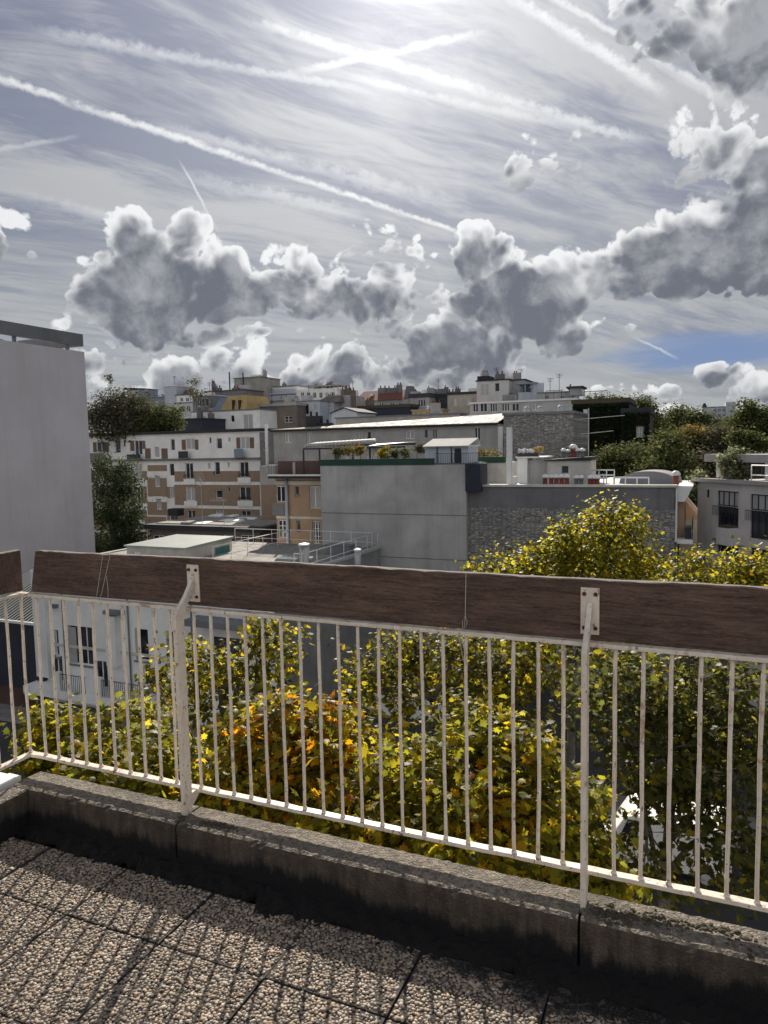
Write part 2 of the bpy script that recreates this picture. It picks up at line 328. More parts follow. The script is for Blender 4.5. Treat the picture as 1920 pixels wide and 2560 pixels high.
# ------------------------------------------------------------------ mesh + object helpers
class MB:
    """collects geometry in frame coordinates (a along, n outwards, z up)"""
    def __init__(s): s.v = []; s.f = []
    def quad(s, *p):
        i = len(s.v); s.v += [tuple(q) for q in p]; s.f.append(tuple(range(i, i+len(p)))); return s
    def box(s, a0, a1, n0, n1, z0, z1):
        i = len(s.v)
        s.v += [(a0, n0, z0), (a1, n0, z0), (a1, n1, z0), (a0, n1, z0), (a0, n0, z1), (a1, n0, z1), (a1, n1, z1), (a0, n1, z1)]
        s.f += [tuple(i+k for k in q) for q in ((0, 3, 2, 1), (4, 5, 6, 7), (0, 1, 5, 4), (1, 2, 6, 5), (2, 3, 7, 6), (3, 0, 4, 7))]
        return s
    def prism(s, bottom, top):
        i = len(s.v); k = len(bottom); s.v += [tuple(p) for p in bottom] + [tuple(p) for p in top]
        s.f.append(tuple(i+j for j in range(k-1, -1, -1))); s.f.append(tuple(i+k+j for j in range(k)))
        for j in range(k): s.f.append((i+j, i+(j+1) % k, i+k+(j+1) % k, i+k+j))
        return s
    def tube(s, pts, r, k=6, cap=True):
        pts = [Vector(p) for p in pts]; rs = r if isinstance(r, (list, tuple)) else [r]*len(pts); base = len(s.v)
        for j, p in enumerate(pts):
            t = (pts[min(j+1, len(pts)-1)] - pts[max(j-1, 0)]).normalized()
            x = t.orthogonal().normalized() if abs(t.z) > .9 else t.cross(Vector((0, 0, 1))).normalized(); y = t.cross(x)
            for q in range(k):
                an = 2*math.pi*q/k; s.v.append(tuple(p + rs[j]*(math.cos(an)*x + math.sin(an)*y)))
        for j in range(len(pts)-1):
            for q in range(k): s.f.append((base+j*k+q, base+j*k+(q+1) % k, base+(j+1)*k+(q+1) % k, base+(j+1)*k+q))
        if cap:
            s.f.append(tuple(base+q for q in range(k-1, -1, -1))); e = base+(len(pts)-1)*k; s.f.append(tuple(e+q for q in range(k)))
        return s
    def lathe(s, c, prof, k=14):
        base = len(s.v)
        for r, z in prof:
            for q in range(k): an = 2*math.pi*q/k; s.v.append((c[0]+r*math.cos(an), c[1]+r*math.sin(an), c[2]+z))
        for j in range(len(prof)-1):
            for q in range(k): s.f.append((base+j*k+q, base+j*k+(q+1) % k, base+(j+1)*k+(q+1) % k, base+(j+1)*k+q))
        s.f.append(tuple(base+q for q in range(k-1, -1, -1))); e = base+(len(prof)-1)*k; s.f.append(tuple(e+q for q in range(k)))
        return s
    def ball(s, c, r, k=8, m=5, jit=0.):
        rr = (r, r, r) if isinstance(r, (int, float)) else r; base = len(s.v)
        for i in range(m+1):
            th = math.pi*i/m
            for q in range(k):
                an = 2*math.pi*q/k; j = 1+random.uniform(-jit, jit)
                s.v.append((c[0]+rr[0]*j*math.sin(th)*math.cos(an), c[1]+rr[1]*j*math.sin(th)*math.sin(an), c[2]+rr[2]*j*math.cos(th)))
        for i in range(m):
            for q in range(k): s.f.append((base+i*k+q, base+(i+1)*k+q, base+(i+1)*k+(q+1) % k, base+i*k+(q+1) % k))
        return s

class Frame:
    def __init__(s, yaw): s.yaw = yaw; s.A = Vector((math.cos(yaw), -math.sin(yaw), 0)); s.N = Vector((math.sin(yaw), math.cos(yaw), 0))
    def w(s, p): return s.A*p[0] + s.N*p[1] + Vector((0, 0, p[2]))
    def hit(s, x, y, n): d = ray(x, y); t = n/d.dot(s.N); return (d.dot(s.A)*t, n, EYE + d.z*t)
    def hita(s, x, y, a): d = ray(x, y); t = a/d.dot(s.A); return (a, d.dot(s.N)*t, EYE + d.z*t)
    def hitz(s, x, y, z): d = ray(x, y); t = (z-EYE)/d.z; return (d.dot(s.A)*t, d.dot(s.N)*t, z)
    def rect(s, x0, y0, x1, y1, n):   # photo rectangle -> a0, a1, z0, z1 on the plane n
        xm, ym = (x0+x1)/2, (y0+y1)/2
        return s.hit(x0, ym, n)[0], s.hit(x1, ym, n)[0], s.hit(xm, y1, n)[2], s.hit(xm, y0, n)[2]
G = Frame(YAW); G0 = Frame(0.)

def thing(name, label, cat, base, fr=G, group=None):
    o = bpy.data.objects.new(name, None); col.objects.link(o); o.empty_display_size = .2
    o.location = fr.w(base); o.rotation_euler = (0, 0, -fr.yaw); o['base'] = base
    o['label'] = label; o['category'] = cat
    if group: o['group'] = group
    return o
def mesh_of(name, mb, mat, off=(0, 0, 0), smooth=False):
    me = bpy.data.meshes.new(name); me.from_pydata([(v[0]-off[0], v[1]-off[1], v[2]-off[2]) for v in mb.v], [], mb.f)
    me.materials.append(MATS[mat]); me.validate()
    if smooth: me.polygons.foreach_set('use_smooth', [True]*len(me.polygons))
    return me
def root_of(o):
    while o.parent: o = o.parent
    return o
def part(name, mb, mat, parent, smooth=False, bevel=0, kind=None, label=None):
    b = root_of(parent)['base']
    o = bpy.data.objects.new(name, mesh_of(name, mb, mat, b, smooth)); col.objects.link(o); o.parent = parent
    if bevel:
        m = o.modifiers.new('bevel', 'BEVEL'); m.width = bevel; m.segments = 2; m.limit_method = 'ANGLE'
    if kind: o['kind'] = kind
    if label: o['label'] = label
    return o
def solid(name, mb, mat, label, cat, base, fr=G, group=None, **k):
    t = thing(name, label, cat, base, fr, group); o = part(name, mb, mat, t, **k)
    w = t.location.copy(); rz = t.rotation_euler.copy(); o.parent = None; o.location = w; o.rotation_euler = rz
    o['label'] = label; o['category'] = cat; o['base'] = base
    if group: o['group'] = group
    bpy.data.objects.remove(t); return o
def structure(name, mb, mat, fr=G, smooth=False):
    o = bpy.data.objects.new(name, mesh_of(name, mb, mat, (0, 0, 0), smooth)); col.objects.link(o); o.rotation_euler = (0, 0, -fr.yaw)
    o['kind'] = 'structure'; o['base'] = (0, 0, 0); return o

GZ = -14.0
def terrain(n): t = min(1, max(0, (n-60)/110)); return GZ + 16.5*t*t*(3-2*t)

# ------------------------------------------------------------------ ground, road
def ground():
    mb = MB(); aa = [-1500, -400, -200, -120, -80, -50, -30, -15, 0, 15, 30, 50, 80, 120, 200, 400, 1500]
    nn = [-600, -60, -10, 10, 30, 50] + list(range(60, 180, 10)) + [200, 300, 600, 3000]
    for n in nn:
        for a in aa: mb.v.append((a, n, terrain(n)))
    k = len(aa)
    for i in range(len(nn)-1):
        for j in range(k-1): mb.f.append((i*k+j, i*k+j+1, (i+1)*k+j+1, (i+1)*k+j))
    structure('ground', mb, 'soil')
    structure('road', MB().box(-150, 150, 15.5, 28.6, GZ+.004-.2, GZ+.03), 'asphalt')
    for n0, n1 in ((6, 15.5), (28.6, 31.9)):
        p = structure('pavement', MB().box(-150, 150, n0+.15 if n0 > 20 else n0, n1 if n0 > 20 else n1-.15, GZ-.2, GZ+.15), 'pavement_grey')
        k0 = n0 if n0 > 20 else n1-.15
        part('kerb', MB().box(-150, 150, k0, k0+.15, GZ-.2, GZ+.162), 'stone_kerb', p)
ground()

# ------------------------------------------------------------------ our terrace
HC, NC = .155, 2.07
own = thing('apartment_block', 'rendered apartment block that carries the pebble-slab roof terrace', 'building', (0, -5, GZ))
part('wall', MB().box(-2.66, 12, -14, 2.232, GZ, -.075), 'cream_plaster', own)
fl = structure('terrace_floor', MB().box(-2.655, 11.9, -6, 2.20, -.07, -.045), 'slab_matrix')

ico_v = None
def icosa():
    t = (1+5**.5)/2
    v = np.array([(-1, t, 0), (1, t, 0), (-1, -t, 0), (1, -t, 0), (0, -1, t), (0, 1, t), (0, -1, -t), (0, 1, -t), (t, 0, -1), (t, 0, 1), (-t, 0, -1), (-t, 0, 1)], float)
    v /= np.linalg.norm(v[0])
    f = np.array([(0, 11, 5), (0, 5, 1), (0, 1, 7), (0, 7, 10), (0, 10, 11), (1, 5, 9), (5, 11, 4), (11, 10, 2), (10, 7, 6), (7, 1, 8), (3, 9, 4), (3, 4, 2), (3, 2, 6), (3, 6, 8), (3, 8, 9), (4, 9, 5), (2, 4, 11), (6, 2, 10), (8, 6, 7), (9, 8, 1)])
    return v, f
def np_mesh(name, V, Fc, mat, tint=None, smooth=False):
    me = bpy.data.meshes.new(name); nv = len(V); nf = len(Fc); k = Fc.shape[1]
    me.vertices.add(nv); me.vertices.foreach_set('co', np.ascontiguousarray(V, dtype=np.float32).ravel())
    me.loops.add(nf*k); me.loops.foreach_set('vertex_index', np.ascontiguousarray(Fc, dtype=np.int32).ravel())
    me.polygons.add(nf); me.polygons.foreach_set('loop_start', np.arange(0, nf*k, k, dtype=np.int32))
    if smooth: me.polygons.foreach_set('use_smooth', np.ones(nf, dtype=bool))
    me.update(calc_edges=True)
    if tint is not None:
        at = me.attributes.new('tint', 'FLOAT_COLOR', 'POINT'); c = np.ones((nv, 4), np.float32); c[:, :3] = tint; at.data.foreach_set('color', c.ravel())
    me.materials.append(MATS[mat]); return me
PAL = np.array([(.42, .36, .30), (.36, .30, .25), (.48, .43, .37), (.30, .26, .22), (.44, .34, .26), (.24, .215, .19), (.52, .48, .43), (.34, .31, .28), (.40, .30, .22)])
def pebble_mesh(w, h, seed):
    r = np.random.default_rng(seed); iv, jf = icosa(); s = .0110
    gx, gy = np.meshgrid(np.arange(s*.5, w-s*.2, s), np.arange(s*.45, h-s*.2, s*.88)); gx[1::2] += s*.5
    P = np.stack([gx.ravel(), gy.ravel()], 1); P += r.normal(0, s*.24, P.shape); ok = (P[:, 0] > .004) & (P[:, 0] < w-.004) & (P[:, 1] > .004) & (P[:, 1] < h-.004); P = P[ok]
    n = len(P); sz = r.uniform(.0033, .0064, n)*np.where(r.random(n) < .12, 1.3, 1.); el = r.uniform(1., 1.7, n); an = r.uniform(0, np.pi, n); hz = r.uniform(.32, .6, n)
    sh = iv[None]*(1+r.normal(0, .10, (n, 12, 1))); x = sh[..., 0]*sz[:, None]*el[:, None]; y = sh[..., 1]*sz[:, None]; z = sh[..., 2]*(sz*hz)[:, None]
    c, q = np.cos(an)[:, None], np.sin(an)[:, None]
    V = np.stack([x*c-y*q+P[:, :1], x*q+y*c+P[:, 1:], z+r.uniform(-.0075, -.0035, n)[:, None]], -1).reshape(-1, 3)
    F_ = (jf[None]+12*np.arange(n)[:, None, None]).reshape(-1, 3)
    t = np.repeat(PAL[r.integers(0, len(PAL), n)]*r.uniform(.62, 1.05, (n, 1))*np.array([1.04, .97, .88]), 12, 0)
    return np_mesh('pebbles', V, F_, 'pebble', t, True)
PT = .3967; slab_cache = {}
def slabs():
    cols_ = [(-2.565, -2.347)] + [(-2.347+PT*k, -2.347+PT*(k+1)) for k in range(13)]
    rows_ = [(1.692, 1.985)] + [(1.692-PT*(k+1), 1.692-PT*k) for k in range(9)]
    for i, (a0, a1) in enumerate(cols_):
        for j, (n0, n1) in enumerate(rows_):
            w, h = a1-a0-.007, n1-n0-.007; var = (i*3+j*5) % 4; key = (round(w, 3), round(h, 3), var)
            if key not in slab_cache:
                mb = MB().box(0, w, 0, h, -.045, -.0065); slab_cache[key] = (mesh_of('paving_slab', mb, 'slab_matrix'), pebble_mesh(w, h, 100+len(slab_cache)))
            o = bpy.data.objects.new('paving_slab', slab_cache[key][0]); col.objects.link(o); o.parent = fl
            o.location = (a0+.0035+random.uniform(-.001, .001), n0+.0035, random.uniform(-.0025, .0025)); o.rotation_euler = (random.uniform(-.004, .004), random.uniform(-.004, .004), random.uniform(-.003, .003))
            p = bpy.data.objects.new('pebbles', slab_cache[key][1]); col.objects.link(p); p.parent = o; p['kind'] = 'stuff'
slabs()

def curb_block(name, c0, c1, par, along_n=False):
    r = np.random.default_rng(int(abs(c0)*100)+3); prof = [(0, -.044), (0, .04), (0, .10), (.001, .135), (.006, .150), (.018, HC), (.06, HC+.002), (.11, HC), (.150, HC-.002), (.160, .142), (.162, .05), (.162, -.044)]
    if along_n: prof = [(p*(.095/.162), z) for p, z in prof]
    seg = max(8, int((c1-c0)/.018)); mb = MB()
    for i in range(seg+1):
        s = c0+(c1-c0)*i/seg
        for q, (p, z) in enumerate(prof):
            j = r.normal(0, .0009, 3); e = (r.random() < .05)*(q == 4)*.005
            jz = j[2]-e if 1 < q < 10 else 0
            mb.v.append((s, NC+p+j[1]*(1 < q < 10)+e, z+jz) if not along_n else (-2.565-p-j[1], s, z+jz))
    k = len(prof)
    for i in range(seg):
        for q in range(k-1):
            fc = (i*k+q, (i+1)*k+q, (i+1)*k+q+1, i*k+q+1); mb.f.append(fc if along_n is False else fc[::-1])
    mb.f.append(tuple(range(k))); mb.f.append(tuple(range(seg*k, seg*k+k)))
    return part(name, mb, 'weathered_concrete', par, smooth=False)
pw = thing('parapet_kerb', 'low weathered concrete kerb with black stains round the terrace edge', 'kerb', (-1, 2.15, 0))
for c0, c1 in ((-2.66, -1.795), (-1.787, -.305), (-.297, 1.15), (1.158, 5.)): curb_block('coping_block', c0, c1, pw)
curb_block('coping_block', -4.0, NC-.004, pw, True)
def flashing():
    mb = MB()
    for k in range(3): mb.box(-2.76-k*.075, -2.688-k*.075, -3, 2.14, .10, .163-k*.006)
    t = solid('metal_flashing', mb, 'white_paint', 'sunlit white ribbed flashing outside the kerb at the terrace corner', 'flashing', (-2.8, 0, .1))
flashing()
# parapet wall of the block below the flashing
part('corner_wall', MB().box(-2.95, -2.663, -14, 2.16, GZ, .10), 'cream_plaster', own)

def algae():
    r = np.random.default_rng(5); mb = MB(); na, nn_ = 330, 9
    for i in range(na+1):
        a = -2.56+5.2*i/na; rag = .035*math.sin(i*.21)+.03*math.sin(i*.53+1)+.02*math.sin(i*1.3)+r.normal(0, .012); inner = 1.985+rag*.7-.06*max(0, min(1, (a+2.4)/2.6))
        for j in range(nn_+1):
            t = j/nn_; n = inner+(NC+.012-inner)*t
            z = -.012*(1-t)**2+.004*math.sin(i*.9+j)+r.normal(0, .0032)+.010*t+(-.012 if j == 0 else 0)
            mb.v.append((a, n, z))
    k = nn_+1
    for i in range(na):
        for j in range(nn_): mb.f.append((i*k+j, (i+1)*k+j, (i+1)*k+j+1, i*k+j+1))
    o = solid('algae_crust', mb, 'black_algae', 'black crust of algae and dirt in the gutter along the kerb', 'dirt', (-1, 2.0, 0)); o['kind'] = 'stuff'
algae()
def moss():
    mb = MB(); r = random.Random(3)
    for cx, cn, ra, rn, k in ((-1.66, 2.115, .05, .012, 90), (-1.60, 2.125, .05, .012, 60), (-.20, 2.13, .05, .03, 160), (-.09, 2.15, .06, .025, 90), (.06, 2.17, .08, .02, 70), (.3, 2.13, .2, .04, 90), (-.22, 2.1, .02, .012, 40), (-1.795, 2.11, .012, .02, 40)):
        for _ in range(k):
            a, n = cx+r.gauss(0, ra*.6), cn+r.gauss(0, rn*.6); s = r.uniform(.002, .0065)*(1.4 if r.random() < .15 else 1)
            if NC+.02 < n < 2.215: mb.ball((a, n, HC+s*.15), (s*r.uniform(1., 1.8), s*r.uniform(1., 1.6), s*r.uniform(.5, .9)), 6, 4, .35)
    o = solid('moss_clumps', mb, 'moss', 'dark moss clumps growing on the concrete coping by the railing posts', 'moss', (-1, 2.1, HC), smooth=True); o['kind'] = 'stuff'
moss()

# ------------------------------------------------------------------ railing
RN = 2.225; RA = -2.722
rail = thing('balcony_railing', 'rusty white metal railing with dark wooden planks round the terrace', 'railing', (-1, 2.15, HC))
ZB, ZT = .230, .957
def wobbly_bar(p0, p1, w, h, seg, seed):   # flat bar, hand painted: slightly uneven
    r = np.random.default_rng(seed); mb = MB(); d = Vector(p1)-Vector(p0); along_a = abs(d.x) > abs(d.y)
    for i in range(seg+1):
        c = Vector(p0)+d*i/seg; j = r.normal(0, .0006, 2)
        for s, t in ((-1, -1), (1, -1), (1, 1), (-1, 1)):
            o = s*w/2; mb.v.append((c.x, c.y+o+j[0], c.z+t*h/2+j[1]) if along_a else (c.x+o+j[0], c.y, c.z+t*h/2+j[1]))
    for i in range(seg):
        for q in range(4): mb.f.append((i*4+q, i*4+(q+1) % 4, i*4+4+(q+1) % 4, i*4+4+q))
    mb.f += [(3, 2, 1, 0), tuple(seg*4+q for q in range(4))]; return mb
part('top_rail', wobbly_bar((RA-.012, RN, ZT-.007), (4, RN, ZT-.007), .030, .014, 160, 1), 'flaking_paint', rail, bevel=.002)
part('bottom_rail', wobbly_bar((RA-.012, RN, ZB-.007), (4, RN, ZB-.007), .032, .014, 160, 2), 'flaking_paint', rail, bevel=.002)
part('top_rail', wobbly_bar((RA, RN-.017, ZT-.0075), (RA, -3, ZT-.0075), .030, .014, 80, 3), 'flaking_paint', rail, bevel=.002)
part('bottom_rail', wobbly_bar((RA, RN-.018, ZB-.0075), (RA, -3, ZB-.0075), .032, .014, 80, 4), 'flaking_paint', rail, bevel=.002)
def baluster(a, n, seed):
    r = np.random.default_rng(seed); z0, z1 = ZB-.003, ZT-.010; pts = []; rad = []
    bx, by = r.normal(0, .0016, 2); ph = r.uniform(0, 6)
    for i in range(13):
        t = i/12; pts.append((a+bx*math.sin(math.pi*t)+.0009*math.sin(ph+t*11), n+by*math.sin(math.pi*t), z0+(z1-z0)*t)); rad.append(.0062+.0004*math.sin(ph*2+t*23))
    mb = MB().tube(pts, rad, 8); mb.tube([(a, n, z0+.002), (a, n, z0+.009), (a, n, z0+.013)], [.0095, .009, .0064], 8)   # weld bead
    part('baluster', mb, 'flaking_paint', rail, smooth=True)
bals = [RA] + [-2.710+.0806*k for k in range(1, 11)] + [-1.785+.0784*k for k in range(19)] + [-.2185+.0792*k for k in range(18)]
for i, a in enumerate(bals): baluster(a, RN, 40+i)
for i in range(1, 26): baluster(RA, RN-.0787*i, 140+i)
def post(a, z_lean=0.):
    w = .0085; P = [(2.131, HC-.02), (2.180, HC-.02), (2.180, .935), (2.215, .985), (2.2495, 1.035), (2.2495, 1.075), (2.195, 1.005), (2.158, .972), (2.131, .945)]
    mb = MB().prism([(a-w, n, z) for n, z in P], [(a+w, n, z) for n, z in P])
    o = part('post', mb, 'flaking_paint', rail, bevel=.0025)
    for zc in (ZB, ZT-.0):
        Q = [(2.178, zc-.058), (2.195, zc-.05), (2.238, zc-.016), (2.238, zc-.003), (2.178, zc-.003)] if zc < .5 else [(2.178, zc-.03), (2.214, zc-.026), (2.214, zc-.015), (2.178, zc-.002)]
        part('bracket', MB().prism([(a-.0065, n, z) for n, z in Q], [(a+.0065, n, z) for n, z in Q]), 'flaking_paint', o, bevel=.0015)
    pl = part('plate', MB().box(a-.032+.004, a+.024+.004, 2.2503, 2.2572, .972, 1.118), 'flaking_paint', o, bevel=.0015)
    for da in (-.017, .017):
        for z in (.992, 1.098): part('bolt', MB().tube([(a+da, 2.2438, z), (a+da, 2.2502, z)], [.0052, .0068], 8), 'rust', o)
for a in (-1.803, -.298, 1.21, 2.72): post(a)
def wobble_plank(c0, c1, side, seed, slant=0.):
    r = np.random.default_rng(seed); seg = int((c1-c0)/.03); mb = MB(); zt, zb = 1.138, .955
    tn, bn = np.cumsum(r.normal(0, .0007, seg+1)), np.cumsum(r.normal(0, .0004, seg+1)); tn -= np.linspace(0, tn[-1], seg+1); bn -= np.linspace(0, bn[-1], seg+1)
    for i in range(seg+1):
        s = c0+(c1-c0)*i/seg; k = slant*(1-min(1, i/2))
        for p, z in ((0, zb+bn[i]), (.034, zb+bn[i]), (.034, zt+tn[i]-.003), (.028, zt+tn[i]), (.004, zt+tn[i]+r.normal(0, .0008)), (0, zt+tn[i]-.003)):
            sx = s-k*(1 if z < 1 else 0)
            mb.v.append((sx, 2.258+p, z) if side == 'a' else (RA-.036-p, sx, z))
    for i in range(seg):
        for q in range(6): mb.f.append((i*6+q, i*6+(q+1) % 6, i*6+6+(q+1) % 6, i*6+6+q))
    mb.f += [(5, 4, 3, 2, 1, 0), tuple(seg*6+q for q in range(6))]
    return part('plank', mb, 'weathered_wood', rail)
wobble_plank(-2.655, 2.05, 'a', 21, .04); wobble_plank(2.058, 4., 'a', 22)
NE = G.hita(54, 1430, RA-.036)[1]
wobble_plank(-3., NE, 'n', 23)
def twine(name, pts_list, label):
    mb = MB()
    for pts in pts_list: mb.tube(pts, .0014, 5)
    solid(name, mb, 'twine', label, 'twine', pts_list[0][0], smooth=True)
nf, nb_ = 2.2555, 2.296
def tw(x, y): return G.hit(x, y, nf)
def loop(x0, x1, s):   # over the plank and under it
    t0 = tw(x0, 1388); b0 = tw(x1, 1498)
    return [(t0[0], nb_, 1.05), (t0[0], nb_, 1.1415), (t0[0], nf, 1.1415), (b0[0], nf, .967), (b0[0]-.004, 2.241, .941), (b0[0]-.01, 2.204, .938)]
twine('garden_twine', [loop(258, 243, 0), loop(276, 254, 0), [tw(266, 1440), tw(270, 1470), tw(270, 1497), (tw(270, 1497)[0], 2.204, .931)]], 'pale twine looped twice over the plank near the terrace corner')
q0 = tw(1165, 1437)
twine('hanging_twine', [[(q0[0], nb_, 1.1), (q0[0], nb_, 1.1415), (q0[0], nf, 1.1415), tw(1163, 1540), tw(1160, 1575), (tw(1160, 1575)[0], 2.203, .954), G.hit(1162, 1625, 2.203), G.hit(1166, 1664, 2.203)],
      [tw(1163, 1540), tw(1156, 1552), tw(1157, 1570), (tw(1158, 1575)[0], 2.202, .951), G.hit(1158, 1650, 2.202)], [tw(1163, 1540), tw(1168, 1555), tw(1164, 1568)]], 'pale knotted twine hanging down the plank between the two posts')

plaster('canvas', (.55, .54, .52), .15, .2)

# ------------------------------------------------------------------ buildings
REV = .22
def skin(mb, a0, a1, z0, z1, holes, n, reveal=REV):
    """wall face with real openings and their reveals"""
    hs = [h for h in holes if h[0] < a1 and h[1] > a0 and h[2] < z1 and h[3] > z0]
    As = sorted({a0, a1} | {min(a1, max(a0, h[i])) for h in hs for i in (0, 1)}); Zs = sorted({z0, z1} | {min(z1, max(z0, h[i])) for h in hs for i in (2, 3)})
    for p, q in zip(As, As[1:]):
        for r, s in zip(Zs, Zs[1:]):
            am, zm = (p+q)/2, (r+s)/2
            if q-p < 1e-5 or s-r < 1e-5 or any(h[0] < am < h[1] and h[2] < zm < h[3] for h in hs): continue
            mb.quad((p, n, r), (q, n, r), (q, n, s), (p, n, s))
    for h in hs:
        b0, b1, y0, y1 = max(a0, h[0]), min(a1, h[1]), max(z0, h[2]), min(z1, h[3]); m = n+reveal
        if h[2] >= z0: mb.quad((b0, n, y0), (b0, m, y0), (b1, m, y0), (b1, n, y0))
        if h[3] <= z1: mb.quad((b0, n, y1), (b1, n, y1), (b1, m, y1), (b0, m, y1))
        if h[0] >= a0: mb.quad((b0, n, y0), (b0, n, y1), (b0, m, y1), (b0, m, y0))
        if h[1] <= a1: mb.quad((b1, n, y0), (b1, m, y0), (b1, m, y1), (b1, n, y1))
    return mb
def shell(a0, a1, n0, n1, z0, z1, holes=()):
    mb = skin(MB(), a0, a1, z0, z1, holes, n0)
    mb.quad((a1, n0, z0), (a1, n1, z0), (a1, n1, z1), (a1, n0, z1)); mb.quad((a0, n1, z0), (a0, n0, z0), (a0, n0, z1), (a0, n1, z1))
    mb.quad((a1, n1, z0), (a0, n1, z0), (a0, n1, z1), (a1, n1, z1)); mb.quad((a0, n0, z1), (a1, n0, z1), (a1, n1, z1), (a0, n1, z1))
    return mb
wr = random.Random(5); cr_ = random.Random(12)
def window(root, h, n, cols_=2, rows_=1, frame='white_paint', glass=None, sill=False, rec=.10):
    a0, a1, z0, z1 = h; t = min(.07, (a1-a0)*.09); mb = MB(); e = .002
    mb.box(a0+e, a0+t, n+rec, n+rec+.06, z0+e, z1-e).box(a1-t, a1-e, n+rec, n+rec+.06, z0+e, z1-e)
    mb.box(a0+t, a1-t, n+rec, n+rec+.06, z0+e, z0+t).box(a0+t, a1-t, n+rec, n+rec+.06, z1-t, z1-e)
    for k in range(1, cols_): c = a0+(a1-a0)*k/cols_; mb.box(c-t*.55, c+t*.55, n+rec+.004, n+rec+.058, z0+t, z1-t)
    for k in range(1, rows_): c = z0+(z1-z0)*k/rows_; mb.box(a0+t, a1-t, n+rec+.008, n+rec+.054, c-t*.35, c+t*.35)
    o = part('window', mb, frame, root)
    g = glass or ('curtained_glass' if wr.random() < .28 else 'window_glass')
    part('pane', MB().box(a0+t*.5, a1-t*.5, n+rec+.03, n+rec+.05, z0+t*.5, z1-t*.5), g, o)
    if sill: part('sill', MB().box(a0-.08, a1+.08, n-.10, n+.05, z0-.09, z0-.004), sill, o)
    return o
def prect(fr, n, x0, y0, x1, y1): return fr.rect(x0, y0, x1, y1, n)
def block(name, label, cat, px, N, depth, mat, wins=(), fr=G, roof='dark_roof', rh=.18, over=.15, base=None, frame='white_paint', group=None, sill=None, parapet=0):
    a0, a1, _, z1 = prect(fr, N, *px); zb = terrain(N)-.3 if base is None else base
    t = thing(name, label, cat, ((a0+a1)/2, N, zb), fr, group)
    hs = []
    for w in wins: hs.append(prect(fr, N, *w[:4]))
    part('wall', shell(a0, a1, N, N+depth, zb, z1, hs), mat, t)
    for w, h in zip(wins, hs): window(t, h, N, *(w[4:6] if len(w) > 4 else (2, 1)), frame=frame, glass=w[6] if len(w) > 6 else None, sill=sill)
    if roof: part('roof', MB().box(a0-over, a1+over, N-over, N+depth+over, z1+.003, z1+rh), roof, t)
    t['a0'], t['a1'], t['z1'] = a0, a1, z1
    if N >= 90 and N < 200:
        zt = z1+(rh if roof else 0)+.003
        for _ in range(cr_.choice((1, 2, 2, 3, 4))):
            a, n_, k = cr_.uniform(a0+.4, a1-.4), N+cr_.uniform(.8, max(1., depth*.6)), cr_.random()
            if k < .4:
                w, h = cr_.uniform(.3, .7), cr_.uniform(.6, 1.5); o = part('chimney', MB().box(a-w, a+w, n_-.3, n_+.3, zt, zt+h), cr_.choice(('brown_plaster', 'mauve_plaster', 'dark_render', 'old_grey_plaster')), t)
                for q in range(cr_.choice((1, 2, 3))): part('pot', MB().lathe((a-w*.6+q*.32, n_, zt+h+.002), [(.11, 0), (.09, .35)], 6), 'terracotta', o)
            elif k < .75:
                h = cr_.uniform(1.2, 3.); mb = MB().tube([(a, n_, zt), (a, n_, zt+h)], .04, 5)
                for q in range(3): mb.tube([(a-.5+q*.08, n_, zt+h-.1-q*.22), (a+.5-q*.08, n_, zt+h-.1-q*.22)], .025, 4)
                part('aerial', mb, 'rail_dark', t)
            else:
                w, h = cr_.uniform(.5, 1.2), cr_.uniform(.4, 1.1); part('roof_vent', MB().box(a-w, a+w, n_, n_+1.2, zt, zt+h), cr_.choice(('grey_slab', 'white_plaster', 'silver_metal')), t)
    return t
def grid(x0, y0, x1, y1, nx, ny, fx=.5, fy=.6):
    o = []
    for i in range(nx):
        for j in range(ny):
            cx, cy = x0+(x1-x0)*(i+.5)/nx, y0+(y1-y0)*(j+.5)/ny; w, h = (x1-x0)/nx*fx/2, (y1-y0)/ny*fy/2; o.append((cx-w, cy-h, cx+w, cy+h))
    return o
def railing_on(parent, a0, a1, n, z0, h, step, mat='rail_dark', name='guard_rail', r=.015, along='a', mid=0):
    f_ = (lambda s, z: (s, n, z)) if along == 'a' else (lambda s, z: (n, s, z))
    mb = MB().tube([f_(a0, z0+h), f_(a1, z0+h)], r*1.4, 6)
    for m in range(mid): z = z0+h*(m+.5)/(mid+.3); mb.tube([f_(a0, z), f_(a1, z)], r*1.1, 6)
    k = max(1, int(abs(a1-a0)/step))
    for i in range(k+1): s = a0+(a1-a0)*i/k; mb.tube([f_(s, z0), f_(s, z0+h)], r, 6)
    return part(name, mb, mat, parent, smooth=True)

def tower():   # white block on the left, side wall runs away from us
    A = -52.; nf_ = G.hita(224, 1120, A)[1]; z1 = G.hita(212, 880, A)[2]
    t = thing('apartment_tower', 'tall blank pale grey apartment block rising beside the dark conifer', 'building', (A-6, 14, GZ))
    part('wall', MB().box(A-12, A, -6, nf_, GZ, z1), 'tower_plaster', t)
    zb, zt = G.hita(206, 866, A)[2], G.hita(206, 836, A)[2]
    rf = part('roof_fascia', MB().box(A-.25, A+.05, -6, nf_-.1, zb, zt).box(A-8, A-.252, nf_-.4, nf_-.1, zb+.002, zt-.002), 'grey_slab', t)
    for x in (38, 170): n_ = G.hita(x, 850, A)[1]; part('fascia_post', MB().box(A-.22, A-.04, n_-.15, n_+.15, z1+.002, zb-.002), 'grey_slab', t)
    for n_ in (2., 6.5): part('fascia_post', MB().box(A-.22, A-.04, n_-.15, n_+.15, z1+.002, zb-.002), 'grey_slab', t)
    part('roof_box', MB().box(A-8, A-3, 4, nf_-6, z1+.002, z1+.6), 'grey_slab', t)
tower()

